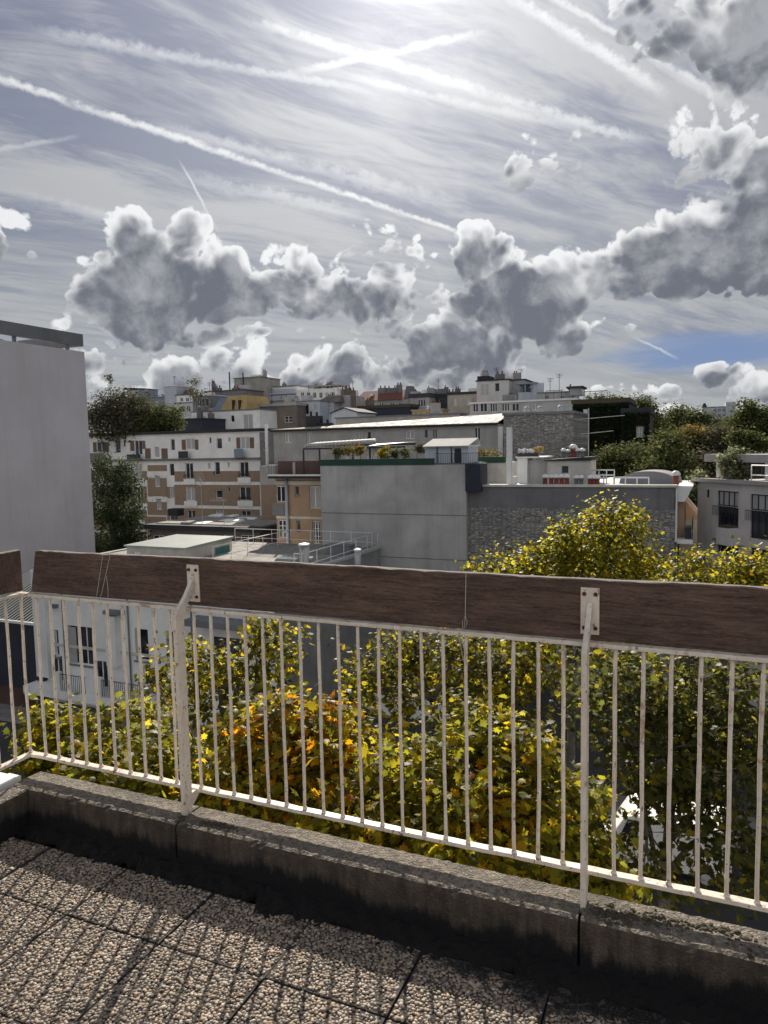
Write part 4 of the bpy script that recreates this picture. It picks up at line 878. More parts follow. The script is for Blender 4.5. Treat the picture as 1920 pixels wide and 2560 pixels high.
def stone_house():
    N = 46.35; a0 = G.hit(1168, 1300, N)[0]; a1 = G.hit(1688, 1300, N)[0]; zt = G.hit(1420, 1212, N)[2]; zm = G.hit(1420, 1272, N)[2]
    t = thing('stone_party_wall_house', 'house with a long rubble stone party wall and dark cement upper band', 'house', ((a0+a1)/2, N+4, GZ))
    part('wall', MB().box(a0, a1, N, N+12, GZ, zm), 'rubble_stone', t); part('upper_wall', MB().box(a0, a1-.05, N+.01, N+12, zm+.002, zt-.14), 'dark_render', t)
    part('coping', MB().box(a0+.9, a1+.12, N-.1, N+.5, zt-.138, zt), 'cream_plaster', t); part('roof_terrace', MB().box(a0, a1, N+.52, N+12, zt-.2, zt-.08), 'silver_metal', t)
    # street end seen edge-on: white bays, brick pier, balconies
    c = lambda x, y: (1600+x*.1929, 1080+y*.1929)
    part('end_strip', MB().box(a1+.003, a1+.10, N+.02, N+1.2, G.hit(1690, 1355, N)[2], zt-.15), 'white_paint', t)
    z0, z1 = G.hit(1690, 1255, N)[2], G.hit(1690, 1216, N)[2]
    part('corner_balcony', MB().prism([(a1+.11, N+.3, z0), (a1+.5, N+.3, z0), (a1+.5, N+7, z0), (a1+.11, N+7, z0)], [(a1+.11, N+.3, z1), (a1+.95, N+.3, z1), (a1+.95, N+7, z1), (a1+.11, N+7, z1)]), 'white_paint', t)
    part('brick_pier', MB().box(a1+.105, a1+.5, N+1.3, N+4, G.hit(1690, 1350, N)[2], z0-.003), 'peach_plaster', t)
    z2 = G.hit(1700, 1350, N)[2]; b = part('lower_balcony', MB().box(a1+.11, a1+1., N+.2, N+6, z2-.25, z2-.006), 'white_paint', t)
    railing_on(b, N+.3, N+5.9, a1+.95, z2, 1., .3, r=.02, along='n'); part('planter', MB().box(a1+.55, a1+.9, N+.6, N+1.9, z2, z2+.7), 'rail_dark', b)
    part('street_bay', MB().box(a1+.105, a1+1.5, N+6.2, N+11.5, GZ, z2+.6), 'beige_stone', t); part('bay_roof', MB().prism([(a1+.11, N+6.2, z2+.603), (a1+1.5, N+6.2, z2+.603), (a1+1.5, N+11.5, z2+.603), (a1+.11, N+11.5, z2+.603)], [(a1+.11, N+6.2, z2+2.2), (a1+.2, N+6.2, z2+2.2), (a1+.2, N+11.5, z2+2.2), (a1+.11, N+11.5, z2+2.2)]), 'peach_plaster', t)
    for k in range(3): part('end_window', MB().box(a1+.5+.003, a1+.53, N+1.6+k*.75, N+2.1+k*.75, z2+.3, z0-.4), 'window_glass', t)
    # raised back roof with a green planter strip
    n0 = N+5; p = prect(G, n0, 1182, 1157, 1268, 1200); part('attic_wall', MB().box(G.hit(1180, 1170, n0)[0], G.hit(1270, 1170, n0)[0], n0, n0+3, zt-.078, p[3]), 'cream_plaster', t)
    p = prect(G, n0-.1, 1186, 1142, 1262, 1157); part('planter_strip', MB().box(p[0], p[1], n0-.1, n0+.3, p[2], p[3]), 'green_band', t)
    n1 = N+2.5; p = prect(G, n1, 1368, 1152, 1475, 1209); w = prect(G, n1, 1404, 1165, 1421, 1183)
    s = thing('roof_shed', 'pale rendered roof shed with one small dark window behind the chimney pots', 'shed', ((p[0]+p[1])/2, n1+1, zt-.08))
    part('wall', shell(p[0], p[1], n1, n1+3, zt-.079, p[3], [w]), 'cream_plaster', s); window(s, w, n1, 1, 1, glass='window_glass', frame='grey_slab')
    part('roof', MB().prism([(p[0]-.15, n1-.15, p[3]+.003), (p[1]+.1, n1-.15, p[3]+.003), (p[1]+.1, n1+3.1, p[3]+.003), (p[0]-.15, n1+3.1, p[3]+.003)], [(p[0]-.15, n1-.15, p[3]+.08), (p[1]+.1, n1-.15, p[3]+.25), (p[1]+.1, n1+3.1, p[3]+.25), (p[0]-.15, n1+3.1, p[3]+.08)]), 'dark_roof', s)
    zsr = p[3]+.26
    n2 = N+3.2; p = prect(G, n2, 1293, 1145, 1368, 1200); s = thing('roof_lean_to', 'grey walled roof shelter carrying a flower planter beside the pale shed', 'shelter', ((p[0]+p[1])/2, n2+1, zt-.08))
    part('wall', MB().box(p[0], G.hit(1318, 1170, n2)[0], n2, n2+2, zt-.079, p[3]), 'white_plaster', s); part('back_panel', MB().box(G.hit(1318, 1170, n2)[0]+.003, p[1], n2+.4, n2+2, zt-.079, p[3]-.15), 'grey_render', s)
    part('roof', MB().box(p[0]-.1, p[1], n2-.1, n2+2.1, p[3]+.003, p[3]+.1), 'white_paint', s); part('planter', MB().box(p[0], G.hit(1345, 1140, n2)[0], n2, n2+.4, p[3]+.103, p[3]+.35), 'rail_dark', s)
    mb = MB()
    for k in range(40): mb.ball((p[0]+.1+random.random()*1.1, n2+random.random()*.4, p[3]+.36+random.random()*.2), random.uniform(.07, .13), 6, 4, .2)
    f_ = solid('flower_planter', mb, 'white_paint', 'white and yellow flowers in the planter on the grey roof shelter', 'flowers', (p[0]+.6, n2+.2, p[3]+.35), smooth=True)
    mb = MB()
    for k in range(26): mb.ball((p[0]+1.1+random.random()*.6, n2+random.random()*.4, p[3]+.36+random.random()*.32), random.uniform(.07, .12), 6, 4, .2)
    me = mesh_of('yellow_flowers', mb, 'ochre', (p[0]+.6, n2+.2, p[3]+.35), True); o = bpy.data.objects.new('yellow_flowers', me); col.objects.link(o); o.parent = f_
    # chimney pots
    pr = MB().lathe((0, 0, 0), [(.16, 0), (.14, .12), (.13, .34), (.16, .36), (.16, .42)], 10); cp_ = MB().lathe((0, 0, 0), [(.10, .43), (.22, .47), (.22, .53), (.17, .62), (.07, .68)], 10)
    mp = mesh_of('pot', pr, 'terracotta', smooth=True); mpw = mesh_of('pot', pr, 'grey_slab', smooth=True); mc = mesh_of('cap', cp_, 'white_paint', smooth=True)
    def pot(x, n, z, s_, red, lab, grp):
        a = G.hit(x, 1190, n)[0]; o = thing('chimney_pot', lab, 'chimney pot', (a, n, z), group=grp); o.scale = (s_, s_, s_)
        for nm, me in (('pot', mp if red else mpw), ('cap', mc)): c_ = bpy.data.objects.new(nm, me); col.objects.link(c_); c_.parent = o
    for x in (1363, 1378, 1391, 1404, 1417): pot(x, N+1.1, zt-.08, 1.05, True, 'red chimney pot with domed white cap in front of the pale roof shed', 'red pots before the roof shed')
    for x in (1441, 1453): pot(x, N+1.2, zt-.08, .95, False, 'grey chimney pot with white cap between the two clusters of red pots', 'grey pots in the middle of the roof edge')
    for x in (1475, 1485, 1494): pot(x, N+1.1, zt-.08, .95, True, 'red chimney pot with white cap beside the white roof stair', 'red pots beside the roof stair')
    for x, s_ in ((1409, .9), (1421, .8), (1433, 1.3), (1443, .9), (1456, .9)): pot(x, N+3.6, zsr-.05, s_, x == 1433, 'big red chimney pot among the smaller pots on the pale roof shed' if x == 1433 else 'grey chimney pot with white cap standing on the pale roof shed', None if x == 1433 else 'grey pots on top of the roof shed')
    pot(1690, N+1., zt, 1.2, True, 'single chimney pot at the street end of the stone wall', None)
    # white flue, aerial, stair rail, tarp
    a = G.hit(1273, 1150, N+1.)[0]; solid('white_flue', MB().box(a-.16, a+.16, N+.9, N+1.25, zt-.08, G.hit(1273, 1068, N+1)[2]).box(a+.165, a+.5, N+.95, N+1.2, zt-.08, zt+.5), 'white_paint', 'tall square white flue rising from the stone house roof edge', 'flue', (a, N+1, zt-.08))
    a = G.hit(1471, 1150, N+4)[0]; m = thing('television_aerial', 'tall thin aerial with two crossbars beside the ivy clad house', 'aerial', (a, N+4., zsr-.1)); zt2 = G.hit(1471, 1020, N+4)[2]
    part('mast', MB().tube([(a, N+4, zsr-.1), (a, N+4, zt2)], .035, 6), 'silver_metal', m)
    for y, w_ in ((1083, 1.6), (1046, 2.3)):
        z = G.hit(1471, y, N+4)[2]; mb = MB().tube([(a-w_*.3, N+3.9, z-.05), (a+w_, N+3.9, z+.12)], .025, 5)
        for k in range(7): q = a-w_*.3+w_*1.3*k/6; mb.tube([(q, N+3.7, z-.05+.17*k/6), (q, N+4.1, z-.05+.17*k/6)], .012, 4)
        part('crossbar', mb, 'silver_metal', m)
    n3 = N+1.6; st = thing('roof_stair_rail', 'white railed stair and handrail standing on the stone house roof', 'railing', (G.hit(1520, 1200, n3)[0], n3, zt-.08))
    for x0, x1, yt in ((1484, 1535, 1188), (1535, 1622, 1194)): railing_on(st, G.hit(x0, 1200, n3)[0], G.hit(x1, 1200, n3)[0], n3, zt-.08, G.hit(x0, yt, n3)[2]-zt+.08, .55, 'white_paint', 'handrail', .04)
    railing_on(st, G.hit(1478, 1190, n3+1.5)[0], G.hit(1536, 1190, n3+1.5)[0], n3+1.5, zt-.08, G.hit(1510, 1172, n3+1.5)[2]-zt, .4, 'white_paint', 'handrail', .035)
    n4 = N+3; a0_, a1_ = G.hit(1548, 1200, n4)[0], G.hit(1690, 1200, n4)[0]; zc = G.hit(1620, 1178, n4)[2]; mb = MB(); k = 12
    for i in range(k+1):
        an = math.pi*i/k; x = (a0_+a1_)/2-(a1_-a0_)/2*math.cos(an); z = zt-.08+(zc-zt+.08)*math.sin(an)**.75
        mb.v += [(x, n4, z), (x+.3, n4+3, z)]
    for i in range(k): mb.f.append((2*i, 2*i+2, 2*i+3, 2*i+1))
    mb.f.append(tuple(2*i for i in range(k+1))); mb.f.append(tuple(2*i+1 for i in range(k, -1, -1))); mb.f.append((0, 1, 2*k+1, 2*k))
    solid('roof_tarpaulin', mb, 'grey_tarp', 'humped grey tarpaulin cover at the street end of the stone house roof', 'tarpaulin', ((a0_+a1_)/2, n4, zt-.08))
stone_house()

def zinc_house():
    N = 66.; x0, x1 = 684, 1246; a0, a1 = G.hit(x0, 1100, N)[0], G.hit(x1, 1100, N)[0]; zl, zr_ = G.hit(x0, 1073, N)[2], G.hit(x1, 1064, N)[2]; ze = (zl+zr_)/2
    t = thing('zinc_roofed_house', 'long plain grey house under a gleaming rust streaked zinc roof', 'house', ((a0+a1)/2, N+4, terrain(N)-.4))
    W_ = [(711, 1082, 728, 1107, 2, 1), (766, 1082, 780, 1106, 2, 1), (897, 1079, 907, 1100, 1, 1), (918, 1079, 927, 1098, 1, 1), (1014, 1076, 1036, 1097, 2, 1), (1061, 1074, 1069, 1095, 1, 1), (1081, 1073, 1092, 1099, 2, 1), (1186, 1068, 1201, 1105, 2, 1)]
    hs = [prect(G, N, *w[:4]) for w in W_]
    part('wall', shell(a0, a1, N, N+10, terrain(N)-.4, ze, hs), 'old_grey_plaster', t)
    for w, h in zip(W_, hs): window(t, h, N, w[4], w[5])
    zt = G.hit(1230, 1034, N+5)[2]
    part('roof', MB().prism([(a0-.2, N-.3, ze+.003), (a1, N-.3, ze+.003), (a1, N+5, zt-.1), (a0-.2, N+5, zt-.9)], [(a0-.2, N-.3, ze+.12), (a1, N-.3, ze+.12), (a1, N+5, zt), (a0-.2, N+5, zt-.8)]), 'zinc_roof', t)
    part('roof', MB().prism([(a0-.2, N+5.01, zt-.9), (a1, N+5.01, zt-.1), (a1, N+10.2, ze), (a0-.2, N+10.2, ze)], [(a0-.2, N+5.01, zt-.8), (a1, N+5.01, zt), (a1, N+10.2, ze+.1), (a0-.2, N+10.2, ze+.1)]), 'zinc_roof', t)
    part('gutter', MB().tube([(a0-.2, N-.34, ze-.03), (a1, N-.34, ze-.03)], .10, 6), 'dark_roof', t)
    p = prect(G, N-.1, 1245, 1066, 1257, 1150); part('corner_strip', MB().box(p[0], p[1], N-.1, N+.4, GZ, p[3]), 'white_plaster', t)
    for x, y in ((788, 1040), (815, 1058)):
        c = G.hit(x, y, N+1.6); part('chimney', MB().box(c[0]-.9, c[0]+.7, N+1.2, N+2., ze+.3, c[2]).lathe((c[0]-.5, N+1.6, c[2]+.002), [(.15, 0), (.12, .5)], 8).lathe((c[0]+.2, N+1.6, c[2]+.002), [(.15, 0), (.12, .4)], 8), 'dark_roof', t)
    N2 = 64.5; p = prect(G, N2, 1259, 1036, 1434, 1150); s = thing('rubble_gable', 'blank rubble stone gable wall beside the zinc roof', 'gable wall', ((p[0]+p[1])/2, N2+3, terrain(N2)-.4))
    part('wall', MB().box(p[0], p[1], N2, N2+9, terrain(N2)-.4, p[3]), 'rubble_stone', s); part('coping', MB().box(p[0]-.1, p[1]+.1, N2-.12, N2+9, p[3]+.003, p[3]+.22), 'grey_slab', s)
    for x in (1318, 1352, 1402): c = G.hit(x, 1030, N2+1); part('roof_vent', MB().lathe((c[0], N2+1., p[3]+.222), [(.3, 0), (.22, .4), (.3, .45), (.1, .6)], 8), 'silver_metal', s)
    # grey back wall strip between brick stack and zinc house
    block('narrow_grey_house', 'narrow dark grey house squeezed behind the brick chimney stack', 'house', (651, 1080, 700, 1240), 71., 6, 'dark_render', [(656, 1100, 664, 1125, 1, 1)], roof=None)
zinc_house()

def right_house():
    F = Frame(R(-15)-R(90))     # its front runs away to the left
    # frame: A axis along the front (towards us), N axis points away from the front
    fr = Frame(R(75)); d0 = Vector((math.sin(R(-15)), math.cos(R(-15)), 0))
    P0 = ray(1793, 1228); Y = 44.; p0 = P0*(Y/P0.y)
    n = p0.dot(fr.N); H = lambda *r: fr.rect(*r, n)
    zr = fr.hit(1830, 1208, n)[2]
    a0 = fr.hit(1745, 1210, n)[0]; a1 = a0+26
    t = thing('studio_house', 'pale rendered house with tall dark gridded studio windows and planted roof', 'house', (a0+8, n+5, GZ), fr)
    W_ = [(1793, 1228, 1846, 1266, 4, 1), (1793, 1268, 1846, 1329, 4, 1), (1875, 1237, 1945, 1278, 4, 1), (1875, 1280, 1945, 1350, 4, 1), (1765, 1224, 1773, 1244, 1, 1), (1793, 1348, 1846, 1388, 4, 1), (1875, 1374, 1945, 1420, 4, 1), (1793, 1440, 1846, 1500, 4, 1), (1875, 1470, 1945, 1540, 4, 1)]
    hs = [H(*w[:4]) for w in W_]
    part('wall', shell(a0, a1, n, n+10, GZ, zr, hs), 'pinkish_plaster', t)
    for w, h in zip(W_, hs): window(t, h, n, w[4], w[5], frame='rail_dark', glass='curtained_glass' if w[1] in (1228, 1237) else 'window_glass')
    for w in ((1793, 1266, 1846, 1290), (1875, 1278, 1945, 1304), (1793, 1350, 1846, 1366)): h = H(*w); railing_on(t, h[0]-.1, h[1]+.1, n-.25, h[2], h[3]-h[2], .12, r=.014, name='window_guard')
    h = H(1822, 1318, 1847, 1360); part('balcony', MB().box(h[0], h[1]+.2, n-.9, n-.003, h[2], h[3]), 'pinkish_plaster', t); h = H(1822, 1312, 1847, 1318); part('balcony_planting', MB().box(h[0]+.1, h[1], n-.8, n-.1, h[2]+.01, h[3]), 'moss', t)
    part('roof_edge', MB().box(a0-.2, a1, n-.3, n+.2, zr+.003, zr+.22), 'mauve_plaster', t)
    railing_on(t, a0+4.6, a1, n-.1, zr+.2, .9, 1.2, 'white_paint', r=.03, mid=1)
    # set-back top storey with slab roof
    z2, z3 = fr.hit(1760, 1153, n+1.5)[2], fr.hit(1760, 1135, n+1.5)[2]
    part('attic_wall', shell(a0+1.2, a1, n+2.6, n+9, zr+.223, z2-.002, []), 'dark_render', t)
    for k in range(7): window(t, (a0+1.8+k*2.4, a0+3.4+k*2.4, zr+.4, z2-.2), n+2.45, 2, 1, frame='mauve_plaster', rec=.0)
    part('attic_roof', MB().box(a0-.6, a1, n+.9, n+9.4, z2, z3), 'mauve_plaster', t)
    for k in range(5): part('pillar', MB().box(a0+.3+k*4, a0+.6+k*4, n+1.1, n+1.4, zr+.224, z2-.003), 'white_plaster', t)
    return fr, n, a0, zr, z3
RH = right_house()

# ---- houses on the slope behind
def chimneys(t, fr, N, pts, z0, mat='brown_plaster'):
    for x, yt, w in pts:
        c = fr.hit(x, yt, N); o = part('chimney', MB().box(c[0]-w, c[0]+w, N-.3, N+.3, z0, c[2]), mat, t)
        for k in (-.5, .5): part('pot', MB().lathe((c[0]+k*w, N, c[2]+.002), [(.14, 0), (.11, .45)], 7), 'terracotta', o)
def skyline():
    b = block
    t = b('white_mansard_house', 'white house with a yellow mansard storey and slate blue slope', 'house', (480, 1028, 650, 1085), 96., 9, 'white_plaster', [(500, 1040, 514, 1054), (577, 1038, 586, 1055, 1, 1), (608, 1036, 632, 1072, 2, 1)], roof='grey_slab')
    N = 97.; p = G.rect(557, 988, 613, 1027, N); q = G.rect(529, 994, 559, 1029, N)
    part('mansard', MB().prism([(p[0]-.6, N, p[2]), (p[1]+.2, N, p[2]), (p[1]+.2, N+7, p[2]), (p[0]-.6, N+7, p[2])], [(p[0]+.5, N+.8, p[3]), (p[1]-.2, N+.8, p[3]), (p[1]-.2, N+7, p[3]), (p[0]+.5, N+7, p[3])]), 'yellow_plaster', t)
    for x in (578, 594): r = G.rect(x, 1000, x+4, 1024, N-.2); part('dormer_slit', MB().box(r[0], r[1], N+.0, N+.6, r[2], r[3]), 'dark_roof', t)
    part('slate_slope', MB().prism([(q[0], N+.02, q[2]), (p[0]-.62, N+.02, q[2]), (p[0]-.62, N+7, q[2]), (q[0], N+7, q[2])], [(q[0]+1.2, N+.8, q[3]), (p[0]+.48, N+.8, q[3]), (p[0]+.48, N+7, q[3]), (q[0]+1.2, N+7, q[3])]), 'blue_grey_metal', t)
    b('dark_glazed_penthouse', 'dark glazed penthouse floor left of the yellow mansard', 'penthouse', (482, 990, 530, 1040), 99., 8, 'dark_render', [(492, 996, 502, 1016, 2, 1), (504, 996, 511, 1016, 1, 1), (513, 996, 521, 1016, 1, 1)], roof='pale_blue_plaster')
    b('white_terrace_house', 'small white house with balcony left of the slate slope', 'house', (438, 1008, 484, 1070), 100., 7, 'pale_blue_plaster', [(446, 1014, 462, 1030), (466, 1014, 476, 1030)], roof='grey_slab')
    b('dark_low_roof', 'dark flat roofed outbuilding on top of the brick block end', 'outbuilding', (440, 1049, 505, 1090), 90., 6, 'black_cladding', [], roof='dark_roof')
    b('white_lift_tower', 'square white lift tower standing above the garden trees', 'tower', (411, 966, 441, 1010), 112., 5, 'pale_blue_plaster', [], roof='white_paint')
    b('white_roof_storey', 'pale roof storey beside the square white lift tower', 'storey', (441, 988, 481, 1012), 112., 6, 'white_plaster', [(450, 994, 458, 1004), (464, 994, 472, 1004)], roof='moss')
    t = b('glass_roof_house', 'blue grey house with a glass rooftop room behind the garden trees', 'house', (318, 996, 412, 1030), 118., 8, 'blue_grey_metal', [(360, 1003, 372, 1014), (384, 1003, 398, 1014)], roof='grey_slab')
    p = G.rect(318, 970, 362, 996, 119.); part('glass_room', MB().box(p[0], p[1], 119., 123., p[2], p[3]-.3), 'blue_grey_metal', t); part('room_roof', MB().prism([(p[0]-.3, 118.7, p[3]-.298), (p[1]+.3, 118.7, p[3]-.298), (p[1]+.3, 123, p[3]-.298), (p[0]-.3, 123, p[3]-.298)], [(p[0]-.3, 118.7, p[3]+.2), (p[1]+.3, 118.7, p[3]-.2), (p[1]+.3, 123, p[3]-.2), (p[0]-.3, 123, p[3]+.2)]), 'dark_roof', t)
    for k in range(3): window(t, (p[0]+.4+k*1., p[0]+1.2+k*1., p[2]+.2, p[3]-.5), 118.8, 1, 1, rec=0., glass='curtained_glass')
    t = b('grey_tank_house', 'grey rounded rooftop tank house with a tall thin chimney mast', 'tank house', (586, 945, 652, 985), 118., 7, 'beige_stone', [(608, 953, 614, 966, 1, 1), (617, 953, 624, 966, 1, 1)], roof='gravel_roof')
    for x, yt in ((571, 930), (605, 932)): c = G.hit(x, 975, 117.); part('mast', MB().tube([(c[0], 117.5, c[2]-1), (c[0], 117.5, G.hit(x, yt, 117.5)[2])], .12, 6), 'dark_roof', t)
    p = G.rect(520, 966, 610, 985, 108.); t = b('planted_roof_storey', 'dark planted roof storey above the yellow mansard', 'storey', (512, 978, 612, 1000), 108., 6, 'dark_render', [], roof='moss')
    chimneys(t, G, 109., ((534, 958, .25), (546, 970, .6), (590, 970, .7)), terrain(109), 'dark_render')
    t = b('pale_terraced_flats', 'stack of pale flat roofed terraces with stepped balconies', 'flats', (610, 969, 742, 1030), 122., 10, 'white_plaster', grid(622, 972, 738, 1002, 7, 2, .5, .5), roof='grey_slab')
    for y in (985, 1000): z = G.hit(676, y, 122)[2]; part('balcony', MB().box(t['a0'], t['a1'], 121., 121.997, z-.25, z+.7), 'pale_blue_plaster', t)
    b('brown_grey_house', 'brown grey house with a small white gridded window below pale flats', 'house', (651, 1015, 742, 1085), 101., 8, 'brown_plaster', [(664, 1043, 684, 1058, 3, 2), (711, 1040, 731, 1056, 2, 2)], roof='old_grey_plaster', rh=.4)
    b('tall_pale_house', 'tall pale house with a dark arched niche right of the brown house', 'house', (742, 1004, 800, 1060), 104., 8, 'pale_blue_plaster', [(758, 1010, 772, 1036, 1, 1), (783, 1010, 792, 1026, 1, 1)], roof='grey_slab')
    t = b('pergola_flats', 'pale rooftop flats with a light pergola above the brown tile roof', 'flats', (742, 972, 844, 1006), 120., 9, 'white_plaster', grid(748, 976, 840, 1000, 6, 1, .55, .6), roof=None)
    p = G.rect(775, 964, 844, 972, 120.); part('pergola', MB().box(p[0], p[1], 120, 124, p[3]-.15, p[3]+.1), 'beige_stone', t)
    for k in range(8): a = p[0]+(p[1]-p[0])*k/7; part('pergola_post', MB().box(a-.07, a+.07, 120.02, 120.16, t['z1'], p[3]-.152), 'beige_stone', t)
    t = b('conservatory_house', 'pale glazed conservatory under a dark brown mansard roof', 'house', (792, 1006, 834, 1045), 107., 6, 'pale_blue_plaster', [(796, 1010, 812, 1030, 3, 2, 'curtained_glass'), (815, 1010, 830, 1030, 3, 2, 'curtained_glass')], roof=None)
    p = G.rect(792, 988, 848, 1006, 107.); part('roof', MB().prism([(p[0]-.3, 106.8, p[2]), (p[1], 106.8, p[2]), (p[1], 113, p[2]), (p[0]-.3, 113, p[2])], [(p[0]+1.2, 108.5, p[3]), (p[1]-.3, 108.5, p[3]), (p[1]-.3, 113, p[3]), (p[0]+1.2, 113, p[3])]), 'brown_plaster', t)
    t = b('white_gable_slab', 'narrow white gable with red brick chimneys on its edge', 'gable', (846, 988, 874, 1040), 109., 6, 'mauve_plaster', [], roof=None); chimneys(t, G, 110., ((860, 974, .5), (870, 970, .5), (880, 976, .55)), t['z1']-3)
    N = 100.; p = G.rect(829, 1032, 893, 1065, N); zg = G.hit(861, 1021, N)[2]; am = (p[0]+p[1])/2; zb = terrain(N)-.3
    t = thing('white_gabled_house', 'small white house with a plain pointed gable end', 'house', (am, N+3, zb)); pr = [(p[0], zb), (p[1], zb), (p[1], p[3]), (am, zg), (p[0], p[3])]
    part('wall', MB().prism([(a, N, z) for a, z in pr], [(a, N+7, z) for a, z in pr]), 'pale_blue_plaster', t)
    for s, e in ((p[0]-.2, am), (am, p[1]+.2)):
        zs_, ze_ = (p[3]-.1 if s < am-.1 else zg), (zg if s < am-.1 else p[3]-.1); part('roof', MB().prism([(s, N-.2, zs_+.02), (e, N-.2, ze_+.02), (e, N+7.2, ze_+.02), (s, N+7.2, zs_+.02)], [(s, N-.2, zs_+.2), (e, N-.2, ze_+.2), (e, N+7.2, ze_+.2), (s, N+7.2, zs_+.2)]), 'slate', t)
    # red tiled roof
    N = 124.; p = G.rect(890, 1001, 1016, 1040, N); r = G.rect(896, 976, 1010, 1001, N)
    t = thing('red_roofed_house', 'long house with a red tiled roof and dark chimney stacks', 'house', ((p[0]+p[1])/2, N+4, terrain(N)-.3)); hs = [G.rect(*w, N) for w in ((905, 1006, 914, 1018), (926, 1006, 936, 1018), (948, 1006, 958, 1018), (976, 1006, 986, 1018), (997, 1006, 1006, 1018))]
    part('wall', shell(p[0], p[1], N, N+9, terrain(N)-.3, p[3], hs), 'old_grey_plaster', t)
    for h in hs: window(t, h, N, 2, 1)
    part('roof', MB().prism([(p[0]-.3, N-.4, p[3]+.003), (p[1]+.3, N-.4, p[3]+.003), (p[1]+.3, N+9.4, p[3]+.003), (p[0]-.3, N+9.4, p[3]+.003)], [(p[0]-.1, N+4, r[3]+.3), (p[1]+.1, N+4, r[3]+.3), (p[1]+.1, N+4.6, r[3]+.3), (p[0]-.1, N+4.6, r[3]+.3)]), 'red_tile', t)
    sk = G.rect(925, 985, 932, 989, N+1.5); part('skylight', MB().box(sk[0], sk[1], N+1.4, N+2.4, sk[2]-.1, sk[3]+.1), 'white_paint', t)
    chimneys(t, G, N+3, ((957, 970, .9), (980, 970, 1.2), (998, 962, .5)), p[3], 'dark_render')
    c = G.rect(1008, 965, 1034, 1000, N-1); part('chimney_gable', MB().prism([(c[0], N-1, c[2]), (c[1], N-1, c[2]), (c[1], N+.5, c[2]), (c[0], N+.5, c[2])], [(c[0]+.6, N-1, c[3]), (c[0]+1.6, N-1, c[3]), (c[0]+1.6, N+.5, c[3]), (c[0]+.6, N+.5, c[3])]), 'dark_render', t)
    b('hedged_terrace_wall', 'long dark planted terrace wall below the red tiled roof', 'terrace wall', (893, 1020, 1025, 1060), 112., 4, 'black_cladding', [], roof='moss', rh=.5)
    b('pale_low_wall', 'long pale grey wall just behind the gleaming zinc roof', 'wall', (840, 1041, 1150, 1075), 90., 3, 'mauve_plaster', [], roof='grey_slab')
    b('white_window_house', 'grey house with one wide white framed window', 'house', (1024, 994, 1074, 1045), 116., 7, 'old_grey_plaster', [(1044, 999, 1064, 1016, 3, 1)], roof='slate', rh=.7)
    t = b('slate_attic_house', 'dark slate attic house with thin aerials', 'house', (1072, 992, 1120, 1045), 119., 7, 'slate', [(1080, 999, 1086, 1006, 1, 1), (1098, 999, 1104, 1006, 1, 1)], roof='dark_roof', rh=.5)
    chimneys(t, G, 120., ((1082, 979, .7), (1128, 979, .6)), t['z1'], 'dark_render')
    b('ochre_awning_terrace', 'row of sunlit ochre awnings on a low terrace', 'awnings', (1030, 1026, 1106, 1060), 106., 3, 'ochre', grid(1032, 1028, 1104, 1040, 5, 1, .3, .7), roof='mauve_plaster')
    b('grey_stone_house', 'grey stone house with two pale windows left of the tall beige house', 'house', (1119, 986, 1192, 1050), 114., 8, 'beige_stone', [(1134, 996, 1143, 1014, 2, 1, 'curtained_glass'), (1165, 995, 1178, 1013, 2, 1, 'curtained_glass')], roof='dark_roof', rh=.4)
    t = b('tall_beige_house', 'tall beige house with a dark attic box and blue panes', 'house', (1192, 952, 1272, 1050), 110., 9, 'pinkish_plaster', [(1202, 960, 1222, 990, 2, 1), (1237, 957, 1249, 979, 1, 1)], roof='dark_roof', rh=.2)
    p = G.rect(1193, 940, 1222, 950, 110.5); part('attic_box', MB().box(p[0], p[1], 110.5, 114, t['z1']+.2, p[3]), 'black_cladding', t); chimneys(t, G, 112., ((1250, 935, .7),), t['z1']+.2, 'dark_render')
    t = b('beige_side_wing', 'beige side wing with a small square white window', 'wing', (1271, 951, 1312, 1050), 112., 7, 'mauve_plaster', [(1278, 967, 1284, 979, 1, 1, 'curtained_glass')], roof='dark_roof')
    t = b('blue_canopy_block', 'pale panelled roof block under a thin blue canopy', 'block', (1296, 980, 1345, 1045), 108., 6, 'pale_blue_plaster', [], roof=None)
    p = G.rect(1288, 958, 1342, 980, 107.5); part('canopy', MB().box(p[0], p[1], 107.2, 112, p[3]-.15, p[3]+.08), 'blue_grey_metal', t); q = G.rect(1330, 958, 1360, 1000, 108.); part('side_panel', MB().box(q[0], q[1], 107.7, 107.997, q[2], q[3]), 'pale_blue_plaster', t)
    for x in (1298, 1313, 1328): a = G.hit(x, 970, 107.5)[0]; part('canopy_post', MB().box(a-.08, a+.08, 107.4, 107.56, t['z1'], p[3]-.152), 'blue_grey_metal', t)
    t = b('glazed_terrace_storey', 'long low glazed terrace storey above the rubble gable', 'storey', (1175, 1005, 1440, 1050), 98., 6, 'grey_render', [(1182, 1008, 1196, 1030), (1200, 1008, 1218, 1030), (1225, 1008, 1243, 1030, 3, 1), (1254, 1008, 1274, 1028, 3, 1), (1280, 1008, 1298, 1028), (1304, 1008, 1322, 1028, 3, 1), (1330, 1010, 1346, 1026)], roof='white_paint', rh=.25)
    b('trellis_roof_house', 'grey house carrying trellises and clutter behind the rubble gable', 'house', (1345, 982, 1430, 1050), 106., 7, 'grey_render', [(1362, 988, 1372, 1000), (1400, 988, 1410, 1000)], roof='grey_slab')
    t = thing('roof_trellis', 'thin metal trellis frames standing on the grey roofs', 'trellis', (*G.hit(1430, 985, 105.)[:2], terrain(105)))
